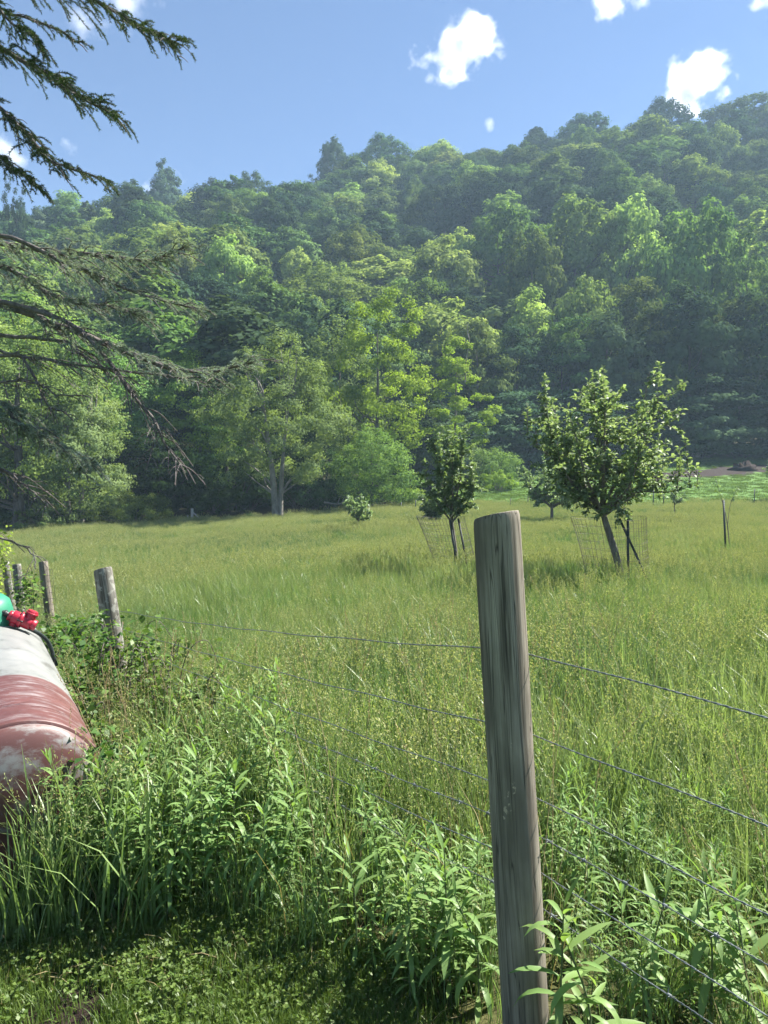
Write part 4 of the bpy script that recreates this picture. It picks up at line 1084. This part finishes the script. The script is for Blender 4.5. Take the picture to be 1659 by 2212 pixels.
bough([(-200, 800), (0, 854), (44, 898), (105, 930), (183, 966), (203, 974)], 3.9, 3.7, .016, .003, 46, .24, 4.2, False, start=.3, bare=.2, label='low grey-green bough at the left edge')
bough([(-180, 860), (0, 911), (78, 945), (148, 990)], 3.8, 3.7, .014, .003, 32, .22, 4.0, False, start=.3, bare=.3)
bough([(-180, 960), (0, 1010), (60, 1050), (100, 1090)], 3.8, 3.7, .012, .003, 12, .26, .6, False, start=.3, bare=.95)
bough([(-180, 1080), (0, 1150), (40, 1170), (62, 1205)], 3.8, 3.7, .008, .003, 6, .16, .6, False, start=.3, bare=1)

# ---------------------------------------------------------------- grass, weeds
def grass_patch(nt, c):
    """meadow colour drifts from fresh green to straw and blue-green in patches"""
    geo = N(nt, 'NewGeometry')
    n = N(nt, 'TexNoise'); n.inputs['Scale'].default_value = .22; n.inputs['Detail'].default_value = 4; nt.links.new(geo.outputs['Position'], n.inputs['Vector'])
    n2 = N(nt, 'TexNoise'); n2.inputs['Scale'].default_value = .13; n2.inputs['Detail'].default_value = 3
    mp = N(nt, 'Mapping'); mp.inputs['Location'].default_value = (31, 7, 0); nt.links.new(geo.outputs['Position'], mp.inputs[0]); nt.links.new(mp.outputs[0], n2.inputs['Vector'])
    c = mix(nt, ramp(nt, n.outputs[0], [(.42, (0, 0, 0)), (.66, (.6, .6, .6))]).outputs[0], c, (.33, .365, .17))
    c = mix(nt, ramp(nt, n2.outputs[0], [(.5, (0, 0, 0)), (.62, (.65, .65, .65))]).outputs[0], c, (.065, .15, .06))
    return c
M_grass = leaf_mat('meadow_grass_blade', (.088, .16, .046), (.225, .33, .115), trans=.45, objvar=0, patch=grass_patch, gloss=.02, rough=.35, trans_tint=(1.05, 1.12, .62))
M_seed = leaf_mat('grass_seed_head', (.22, .25, .11), (.42, .43, .22), trans=.4, objvar=0)
M_lawn = leaf_mat('lawn_blade', (.065, .12, .025), (.15, .21, .055), trans=.4, objvar=0, gloss=.015, rough=.45)
M_straw = leaf_mat('dry_straw', (.20, .16, .08), (.40, .33, .19), trans=.25, objvar=0)

def blades(mb, rg, n, rad, h0, h1, w, lean=.5, mat=0, tip_droop=.3, lo=0.0, hi=1.0):
    a = rg.random(n) * 6.283; r = rad * np.sqrt(rg.random(n))
    bx = np.stack([r * np.cos(a), r * np.sin(a), np.zeros(n)], -1)
    az = rg.random(n) * 6.283; ln = lean * rg.random(n) ** 1.3 + .06
    dr = np.stack([np.cos(az), np.sin(az), np.zeros(n)], -1); sd = np.stack([-np.sin(az + .6 * rg.normal(size=n)), np.cos(az), np.zeros(n)], -1)
    h = rg.uniform(h0, h1, n); wd = w * rg.uniform(.6, 1.3, n); tint = np.clip(rg.uniform(lo, hi, n), 0, 1)
    V = []; T = []
    for t, wf in ((0, .75), (.38, 1.0), (.74, .72), (1.0, .06)):
        p = bx + dr * (h * ln * t ** 1.8)[:, None] + np.array([0, 0, 1.]) * (h * (t - tip_droop * ln * t ** 3))[:, None] - np.array([0, 0, .03]) * (1 - t)
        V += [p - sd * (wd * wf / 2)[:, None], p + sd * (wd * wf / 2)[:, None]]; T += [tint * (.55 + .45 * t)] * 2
    V = np.stack(V, 1).reshape(-1, 3); T = np.stack(T, 1).ravel()
    b = np.arange(n)[:, None] * 8
    for k in range(3): 
        q = b + np.array([[2 * k, 2 * k + 1, 2 * k + 3, 2 * k + 2]])
        if k == 0: Q = q
        else: Q = np.vstack([Q, q])
    mb.add(V, Q, T, mat)
    return bx, dr, h, ln

def seed_stems(mb, rg, n, rad, h0, h1, kind='panicle', mat_stem=0, mat_head=1, w=.0026, big=1.0):
    for k in range(n):
        a = rg.random() * 6.283; r = rad * math.sqrt(rg.random()); b = np.array([r * math.cos(a), r * math.sin(a), 0])
        az = rg.random() * 6.283; h = rg.uniform(h0, h1); ln = rg.uniform(.05, .4)
        t = np.linspace(0, 1, 6)[:, None]
        p = b + np.array([math.cos(az), math.sin(az), 0]) * h * ln * t ** 2 + np.array([0, 0, 1.]) * h * (t - .12 * ln * t ** 3)
        tube(mb, p, np.linspace(w * .6, w * .35, 6), 3, tint=.75, mat=mat_stem, cap=False)
        m = 22 if kind == 'panicle' else 16
        f = np.linspace(.78, 1.0, m) if kind == 'panicle' else np.linspace(.86, 1, m)
        C = np.stack([np.interp(f * 5, np.arange(6), p[:, c]) for c in range(3)], -1)
        sp_ = (.022 if kind == 'panicle' else .005) * (1 - (f - f[0]) / (1 - f[0]) * .8)
        ax = unit(rg.normal(size=(m, 3)) * .7 + unit(p[-1] - p[-2]) * 1.0)
        C = C + rg.normal(size=(m, 3)) * sp_[:, None]
        leaf_cards(mb, C, unit(np.cross(ax, rg.normal(size=(m, 3)))), .013 * big, .0048 * big, rg.random(m), rg, axis=ax, mat=mat_head)

src = bpy.data.collections.new('grass_sources')
def source(name, mb, mats):
    o = bpy.data.objects.new(name, mb.mesh(name, mats)); src.objects.link(o)
kinds = []
def add_kind(name, fn, mats):
    mb = MB(); fn(mb, np.random.default_rng(900 + len(kinds))); source('%02d_%s' % (len(kinds), name), mb, mats); kinds.append(name)
GM = [M_grass, M_seed]
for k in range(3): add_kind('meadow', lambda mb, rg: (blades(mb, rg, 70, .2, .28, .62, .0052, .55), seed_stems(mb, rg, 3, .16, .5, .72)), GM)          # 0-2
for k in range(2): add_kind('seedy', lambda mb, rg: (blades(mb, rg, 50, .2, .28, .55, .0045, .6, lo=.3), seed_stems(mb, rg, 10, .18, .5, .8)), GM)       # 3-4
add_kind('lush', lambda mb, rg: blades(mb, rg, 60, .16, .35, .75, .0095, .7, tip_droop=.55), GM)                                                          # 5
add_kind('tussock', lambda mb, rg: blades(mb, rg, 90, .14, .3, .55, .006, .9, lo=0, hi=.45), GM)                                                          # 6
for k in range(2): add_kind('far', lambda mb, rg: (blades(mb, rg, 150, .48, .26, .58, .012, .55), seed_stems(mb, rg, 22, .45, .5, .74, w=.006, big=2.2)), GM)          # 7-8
for k in range(2): add_kind('lawn', lambda mb, rg: (blades(mb, rg, 190, .13, .025, .07, .0034, 1.1, tip_droop=.5), ), [M_lawn])                            # 9-10
add_kind('thatch', lambda mb, rg: blades(mb, rg, 40, .14, .03, .08, .0025, 1.7, tip_droop=.4), [M_straw])                                                 # 11
add_kind('turf', lambda mb, rg: blades(mb, rg, 120, .4, .05, .13, .014, 1.0), [M_lawn])                                                                   # 12
add_kind('straw_stem', lambda mb, rg: (seed_stems(mb, rg, 5, .2, .7, 1.05, 'spike', 0, 0), blades(mb, rg, 8, .2, .3, .7, .004, .8)), [M_straw])           # 13
def clover(mb, rg):
    k = 70; a = rg.random(k) * 6.283; r = .12 * np.sqrt(rg.random(k)); z = rg.uniform(.02, .06, k)
    for q in range(3):
        b = rg.random(k) * 6.283 + q * 2.09
        C = np.stack([r * np.cos(a) + .007 * np.cos(b), r * np.sin(a) + .007 * np.sin(b), z], -1)
        leaf_cards(mb, C, unit(rg.normal(size=(k, 3)) * .35 + [0, 0, 1]), .014, .012, rg.random(k), rg)
add_kind('clover', clover, [M_lawn])                                                                                                                        # 14
add_kind('orchard_grass', lambda mb, rg: (seed_stems(mb, rg, 7, .22, .62, .9, w=.003, big=1.7), blades(mb, rg, 30, .2, .3, .6, .005, .6)), GM)              # 15

def scatter(name, pts, idx, scl, kind_label='grass'):
    """one object: clumps stood on points by geometry nodes"""
    n = len(pts)
    me = bpy.data.meshes.new(name); me.vertices.add(n); me.vertices.foreach_set('co', np.asarray(pts, np.float32).ravel())
    rg = np.random.default_rng(len(name) * 7)
    rot = np.stack([rg.normal(size=n) * .07, rg.normal(size=n) * .07, rg.random(n) * 6.283], -1)
    a = me.attributes.new('rot', 'FLOAT_VECTOR', 'POINT'); a.data.foreach_set('vector', rot.astype(np.float32).ravel())
    a = me.attributes.new('scl', 'FLOAT', 'POINT'); a.data.foreach_set('value', np.asarray(scl, np.float32))
    a = me.attributes.new('idx', 'INT', 'POINT'); a.data.foreach_set('value', np.asarray(idx, np.int32))
    me.materials.append(M_grass)
    o = link(bpy.data.objects.new(name, me))
    ng = bpy.data.node_groups.new(name, 'GeometryNodeTree')
    ng.interface.new_socket('Geometry', in_out='INPUT', socket_type='NodeSocketGeometry'); ng.interface.new_socket('Geometry', in_out='OUTPUT', socket_type='NodeSocketGeometry')
    gi = ng.nodes.new('NodeGroupInput'); go = ng.nodes.new('NodeGroupOutput')
    mp = ng.nodes.new('GeometryNodeMeshToPoints'); ip = ng.nodes.new('GeometryNodeInstanceOnPoints'); ci = ng.nodes.new('GeometryNodeCollectionInfo')
    ci.inputs['Collection'].default_value = src; ci.inputs['Separate Children'].default_value = True; ci.inputs['Reset Children'].default_value = True
    def named(nm, typ):
        q = ng.nodes.new('GeometryNodeInputNamedAttribute'); q.data_type = typ; q.inputs[0].default_value = nm; return q.outputs[0]
    e2r = ng.nodes.new('FunctionNodeEulerToRotation')
    L_ = ng.links.new
    L_(gi.outputs[0], mp.inputs[0]); L_(mp.outputs[0], ip.inputs['Points']); L_(ci.outputs[0], ip.inputs['Instance'])
    ip.inputs['Pick Instance'].default_value = True
    L_(named('idx', 'INT'), ip.inputs['Instance Index']); L_(named('rot', 'FLOAT_VECTOR'), e2r.inputs[0]); L_(e2r.outputs[0], ip.inputs['Rotation']); L_(named('scl', 'FLOAT'), ip.inputs['Scale'])
    L_(ip.outputs[0], go.inputs[0])
    md = o.modifiers.new('scatter', 'NODES'); md.node_group = ng
    tag(o, kind='stuff')
    return o

rgg = np.random.default_rng(314)
def wedge(n, d0, d1, tl=-.68, tr=.68):
    d = np.sqrt(rgg.random(n) * (d1 * d1 - d0 * d0) + d0 * d0); x = d * rgg.uniform(tl, tr, n)
    return x, d
AX = np.array(T0[:2]); TD = unit(np.array(T1[:2] - T0[:2]))
def in_tank(x, y, m=.1):
    px, py = x - AX[0], y - AX[1]; l = px * TD[0] + py * TD[1]; s = np.abs(px * TD[1] - py * TD[0])
    return (l > -.12 - m) & (l < TL + .3) & (s < TR + m)
X, Y, I, S = [], [], [], []
for d0, d1, dens, ks, pr, sc0 in [(1.3, 6, 34, [0, 1, 2, 3, 4, 5, 6], [.2, .2, .18, .13, .12, .1, .07], .95), (6, 13, 24, [0, 1, 2, 3, 4, 6], [.2, .2, .2, .16, .16, .08], .9),
                                  (13, 26, 13, [0, 1, 2, 3, 4, 7, 8], [.15, .15, .15, .12, .13, .15, .15], .82), (26, 53, 6.0, [7, 8], [.5, .5], .74)]:
    area = .68 * (d1 * d1 - d0 * d0); n = int(area * dens)
    x, y = wedge(n, d0, d1); u, dd = uv_of(x, y)
    ok = (lawn_side(x, y) > .05 * rgg.normal(size=n)) & (dd < np.interp(u, U_EDGE, D_EDGE) + rgg.normal(size=n) * .7) & ~in_tank(x, y) & (np.hypot(x - .37, y - 2.02) > .1) & ~((x > .2) & (y < 1.95))
    hv = .72 + .55 * vnoise(x, y, 3.1, 5) + .1 * rgg.normal(size=n)
    nearf = sstep(1.6, 4.5, y); hv = hv * np.where(x < -.95, 1.0, .72 + .28 * nearf) * np.where(x > 0, .62 + .38 * sstep(2.0, 3.4, y), 1)
    ed = lawn_side(x, y); hv = hv * np.where(x < -.95, .95, .55 + .45 * sstep(0, .7, ed))
    idx = rgg.choice(ks, n, p=np.array(pr) / sum(pr))
    seedy = vnoise(x, y, 4.0, 21)
    sw = (seedy > .62) & (idx < 3) & (rgg.random(n) < .6); idx = np.where(sw, 3 + (idx % 2), idx)
    X.append(x[ok]); Y.append(y[ok]); I.append(idx[ok]); S.append((sc0 * hv)[ok])
X = np.concatenate(X); Y = np.concatenate(Y); I = np.concatenate(I); S = np.concatenate(S)
scatter('meadow_grass', np.stack([X, Y, Hs(X, Y)], -1), I, np.clip(S, .35, 1.5))
print('meadow clumps', len(X))
# dry stalks near the tank and along the fence
n = 300; x = rgg.uniform(-2.6, 1.6, n); y = rgg.uniform(1.6, 5.5, n); ok = (lawn_side(x, y) > .1) & ~in_tank(x, y, .02)
x, y = x[ok], y[ok]; keep = rgg.random(len(x)) < np.where(x < -.9, .75, .22); x, y = x[keep], y[keep]
scatter('dry_grass_stalks', np.stack([x, y, Hs(x, y)], -1), np.full(len(x), 13), rgg.uniform(.6, 1.05, len(x)))
n = 900; x, y = wedge(n, 3.0, 15); ok = (lawn_side(x, y) > .6) & ~in_tank(x, y, .05) & (vnoise(x, y, 2.2, 33) > .5); x, y = x[ok], y[ok]
scatter('orchard_grass', np.stack([x, y, Hs(x, y)], -1), np.full(len(x), 15), rgg.uniform(.6, .95, len(x)))
# mown lawn
n = 9500; x = rgg.uniform(-3.2, 1.2, n); y = rgg.uniform(.9, 3.4, n); ok = lawn_side(x, y) < .16
bare = np.hypot(x + 1.07, (y - 2.22) * .8) < .36 * (.7 + .5 * rgg.random(n)); ok &= ~(bare & (rgg.random(n) < .93))
x, y = x[ok], y[ok]; e = -lawn_side(x, y)
idx = rgg.choice([9, 10, 11, 14], len(x), p=[.46, .45, .02, .07]); idx = np.where((e < .22) & (rgg.random(len(x)) < .12), 11, idx)
scatter('lawn_grass', np.stack([x, y, Hs(x, y)], -1), idx, rgg.uniform(.6, 1.1, len(x)) * (.8 + .5 * vnoise(x, y, .5, 3)))
# grazed pasture beyond the meadow
n = 5000; x, y = wedge(n, 46, 80, .0, .66); u, dd = uv_of(x, y); v_ = HV + (CAMZ - Hs(x, y)) / dd * F
ok = (dd > np.interp(u, U_EDGE, D_EDGE) - .5) & (u > 850) & (dd < 78) & ((np.abs(v_ - np.interp(u, [1380, 1500, 1659, 1800], [1034, 1024, 1012, 1008])) > 9) | (u < 1380))
x, y = x[ok], y[ok]; scatter('pasture_grass', np.stack([x, y, Hs(x, y)], -1), np.full(len(x), 12), rgg.uniform(.5, 1.3, len(x)))

# ---------------------------------------------------------------- goldenrod and other weeds, each plant its own
M_gold = leaf_mat('goldenrod_leaf', (.085, .16, .045), (.22, .33, .11), trans=.45, objvar=.12, gloss=.015, rough=.45)
M_stem = plain_mat('green_weed_stem', (.07, .10, .035), .7, 0, .3, 30)
M_vine = leaf_mat('bramble_leaf', (.045, .095, .025), (.13, .2, .05), trans=.4, objvar=.2, gloss=.012, rough=.45)

def lance_leaf(L_, W_, droop, nseg=5):
    """long pointed leaf along +X, folded on its midrib and arching down"""
    t = np.linspace(0, 1, nseg + 1); w = W_ / 2 * np.sin(np.pi * np.clip(t * .93 + .05, 0, 1)) ** .8; w[-1] = .0004
    ang = -droop * t ** 1.3; x = np.concatenate([[0], np.cumsum(np.cos(ang[1:]) * L_ / nseg)]); z = np.concatenate([[0], np.cumsum(np.sin(ang[1:]) * L_ / nseg)])
    V = []
    for i in range(nseg + 1): V += [[x[i], -w[i], z[i] + w[i] * .3], [x[i], 0, z[i]], [x[i], w[i], z[i] + w[i] * .3]]
    Q = []
    for i in range(nseg):
        a = i * 3; Q += [[a, a + 1, a + 4, a + 3], [a + 1, a + 2, a + 5, a + 4]]
    return np.array(V), np.array(Q)
LEAVES = [lance_leaf(.112, .0175, d_) for d_ in (.3, .8, 1.3, 1.8)]
def leaf_spec(rg, h, n, lmax=1.0):
    out = []
    for k in range(n):
        f = .16 + .84 * (k + .5) / n
        az = k * 2.399 + rg.normal() * .25
        pitch = math.radians(np.interp(f, [.2, .6, .9, 1.0], [0, 25, 48, 75]) + rg.normal() * 8)
        s = lmax * np.interp(f, [.15, .4, .75, .95, 1.0], [.75, 1.1, 1.05, .75, .4]) * rg.uniform(.85, 1.15)
        out.append((f, az, pitch, s, rg.integers(0, 4) if f < .9 else 0, rg.random() * .5 + .5 * f))
    return out
def plant_mats(f, az, pitch, s, path):
    p = np.array([np.interp(f * (len(path) - 1), np.arange(len(path)), path[:, c]) for c in range(3)])
    return Matrix.Translation(Vector(p)) @ Matrix.Rotation(az, 4, 'Z') @ Matrix.Rotation(-pitch, 4, 'Y') @ Matrix.Scale(s, 4)
def weed_parts(seed, h, n, lmax, lean):
    rg = np.random.default_rng(seed)
    path = smooth_path([[0, 0, -.03], [lean * .2, rg.normal() * .02, h * .5], [lean, rg.normal() * .03, h]], 9)
    tb = MB(); tube(tb, path, np.linspace(.0042, .0018, 9), 5)
    return path, tb, leaf_spec(rg, h, n, lmax)
W_PROTO = []
for k in range(6):
    path, tb, sp_ = weed_parts(60 + k, [.62, .7, .55, .66, .5, .74][k], [46, 52, 40, 48, 36, 54][k], 1.0, [.05, .1, .02, -.06, .04, .08][k])
    lb = MB()
    for (f, az, pt, s, v, ti) in sp_:
        M = np.array(plant_mats(f, az, pt, s, path)); V, Q = LEAVES[v]
        lb.add(V @ M[:3, :3].T + M[:3, 3], Q, ti)
    W_PROTO.append((tb.mesh('stem', M_stem, True), lb.mesh('foliage', M_gold, True)))
rgw = np.random.default_rng(2718)
def weed(x, y, scale, label, group, k=None):
    o = empty('goldenrod_plant', (x, y, H(x, y)), rgw.random() * 6.283); o.scale = (scale,) * 3
    o.rotation_euler[0] = rgw.normal() * .08; o.rotation_euler[1] = rgw.normal() * .08
    s, l = W_PROTO[rgw.integers(6) if k is None else k]
    link(bpy.data.objects.new('stem', s), o); link(bpy.data.objects.new('foliage', l), o)
    return tag(o, label, 'weed', group)
def patch(poly_u, d_rng, n, sc_rng, label, group, mind=.07):
    pts = []; tries = 0
    while len(pts) < n and tries < n * 50:
        tries += 1
        d = math.sqrt(rgw.uniform(d_rng[0] ** 2, d_rng[1] ** 2)); u = rgw.uniform(*poly_u); x = (u - CX) / F * d
        if lawn_side(x, d) < .06 or in_tank(np.array([x]), np.array([d]), .06)[0] or math.hypot(x - .37, d - 2.02) < .12: continue
        if any(math.hypot(x - a, d - b) < mind for a, b in pts): continue
        pts.append((x, d)); weed(x, d, rgw.uniform(*sc_rng), label, group)
patch((270, 640), (2.75, 4.6), 66, (.7, 1.0), 'lance-leaved green weed in the dense patch between the tank and the tall post', 'weeds between the tank and the tall post')
patch((560, 840), (2.5, 3.4), 9, (.5, .75), 'lance-leaved green weed left of the middle of the barbed wires', 'weeds under the wires left of the tall post')
patch((800, 1080), (2.2, 2.75), 24, (.5, .72), 'pale lance-leaved weed just left of the foot of the tall post', 'weeds just left of the tall post')
patch((1180, 1720), (2.05, 3.0), 50, (.42, .66), 'pale lance-leaved weed behind the wires right of the tall post', 'weeds right of the tall post')
patch((1150, 1500), (3.0, 3.9), 14, (.45, .65), 'small lance-leaved weed farther back in the grass right of the tall post', 'weeds farther back right of the tall post', .12)
patch((150, 300), (2.85, 3.25), 14, (.7, .95), 'lance-leaved weed in front of the right side of the tank end', 'weeds before the tank end')
# large near plants, leaf by leaf
LM = []
for V, Q in LEAVES:
    LM.append(MB().add(V, Q, .75).mesh('leaf', M_gold, True))
def near_weed(u, d, h, n, lmax, label, seed, lean=.04):
    x = (u - CX) / F * d
    o = empty('goldenrod_plant', (x, d, H(x, d)), rgw.random() * 6.28)
    path, tb, sp_ = weed_parts(seed, h, n, lmax, lean)
    tb.obj('stem', M_stem, o, True)
    for (f, az, pt, s, v, ti) in sp_:
        l = link(bpy.data.objects.new('leaf', LM[v]), o); l.matrix_local = plant_mats(f, az, pt, s, path)
    tag(o, label, 'weed', 'large weeds nearest the camera')
near_weed(1192, 1.86, .54, 26, 1.25, 'tall pale weed growing against the right side of the tall post', 201)
near_weed(1245, 1.90, .40, 20, 1.1, 'shorter weed right of the weed that leans on the tall post', 202)
near_weed(975, 2.22, .50, 30, 1.15, 'bushy pale weed with spreading leaves left of the tall post foot', 203)
near_weed(895, 2.38, .44, 26, 1.1, 'upright pale weed second to the left of the tall post foot', 204)
near_weed(1030, 2.16, .36, 22, 1.1, 'low weed touching the left side of the tall post', 205)
near_weed(1530, 2.08, .50, 28, 1.2, 'large pale weed under the wires at the lower right', 206)
near_weed(1620, 2.0, .44, 24, 1.2, 'large weed at the lower right edge of the picture', 207)
near_weed(1400, 2.12, .42, 24, 1.15, 'broad weed below the barbed wire right of the tall post', 208)
near_weed(770, 2.42, .36, 20, 1.1, 'small weed standing at the mown edge left of the tall post', 209)
near_weed(440, 2.95, .62, 34, 1.1, 'tall weed at the front of the dense patch beside the tank', 210)
near_weed(520, 2.85, .58, 32, 1.1, 'second tall weed at the front of the dense patch', 211)
near_weed(340, 3.05, .52, 30, 1.1, 'weed at the front left of the dense patch near the tank end', 212)
near_weed(620, 2.8, .50, 30, 1.1, 'weed at the front right of the dense patch', 213)

# brambles and vines round the leaning post, tank and garden fence
def bramble(name, u, d, w, h, n, L_, label, seed, mat=None, zoff=0.0, cat='bramble'):
    g = G(u, d) + [0, 0, zoff]; rg = np.random.default_rng(seed); o = empty(name, g); tb, lb = MB(), MB()
    for k in range(max(5, n // 42)):
        a = rg.random() * 6.283; rr = w / 2 * rg.uniform(.4, 1.0); hh = h * rg.uniform(.6, 1.05)
        p = smooth_path([[rg.normal() * .05, rg.normal() * .05, -.03 - zoff], [rr * .4 * math.cos(a), rr * .4 * math.sin(a), hh * .8], [rr * .8 * math.cos(a), rr * .8 * math.sin(a), hh], [rr * 1.1 * math.cos(a + .3), rr * 1.1 * math.sin(a + .3), hh * .7]], 14)
        tube(tb, p, np.linspace(.005, .002, 14), 4)
        m = 42; f = rg.uniform(2, 13, m); C = np.stack([np.interp(f, np.arange(14), p[:, c]) for c in range(3)], -1) + rg.normal(size=(m, 3)) * L_ * .9
        ax = unit(rg.normal(size=(m, 3)) * [1, 1, .4]); nn = unit(rg.normal(size=(m, 3)) * .5 + [0, 0, 1]); nn = unit(nn - (nn * ax).sum(1, keepdims=True) * ax)
        sz = rg.uniform(.6, 1.2, m); leaf_cards(lb, C, nn, L_ * sz, L_ * .7 * sz, rg.random(m), rg, fold=.15, axis=ax)
    tb.obj('stem', M_bark, o); lb.obj('foliage', mat or M_vine, o)
    return tag(o, label, cat, 'brambles and vines')
bramble('bramble', 262, 5.3, .9, .95, 600, .06, 'bramble heap climbing round the foot of the leaning post', 301)
bramble('bramble', 345, 4.9, .9, .80, 560, .05, 'bramble heap right of the leaning post', 302)
bramble('bramble', 205, 4.9, .6, .85, 500, .06, 'leafy bramble between the tank and the leaning post', 303)
bramble('bramble', 170, 4.2, .5, .62, 420, .06, 'dark vine against the right side of the tank', 304)
bramble('bramble', 420, 4.6, .8, .62, 420, .05, 'low bramble trailing along the top wire right of the leaning post', 305)
bramble('bramble', 235, 3.35, .45, .62, 330, .055, 'leafy bramble hugging the right flank of the red tank end', 310)
bramble('bramble', 80, 3.02, .5, .34, 150, .05, 'low yellowish vine at the foot of the red tank end', 306)
bramble('vine', 78, 9.9, .5, 1.0, 200, .08, 'leafy shoot between the posts of the garden fence', 307, M_far[1])
bramble('vine', -12, 11.3, .5, 1.55, 200, .08, 'leafy vine over the leftmost garden fence post', 308, M_yel)
bramble('bramble', 130, 7.5, 1.0, .7, 500, .08, 'light green bramble behind the tank below the garden fence', 309)

# ---------------------------------------------------------------- labels that repeat: told apart by their order from the left
ORD = ['first', 'second', 'third', 'fourth', 'fifth', 'sixth', 'seventh', 'eighth', 'ninth', 'tenth', 'eleventh', 'twelfth']
same = {}
for o in col.objects:
    if o.parent is None and o.get('group') in (FG, 'shrubs along the meadow edge', 'low trees at the foot of the wood'):
        same.setdefault(o['label'], []).append(o)
for lab, obs in same.items():
    if len(obs) > 1:
        obs.sort(key=lambda q: q.location.x / q.location.y)
        for k, o in enumerate(obs):
            o['label'] = lab + ', %s from the left' % ORD[min(k, 11)]
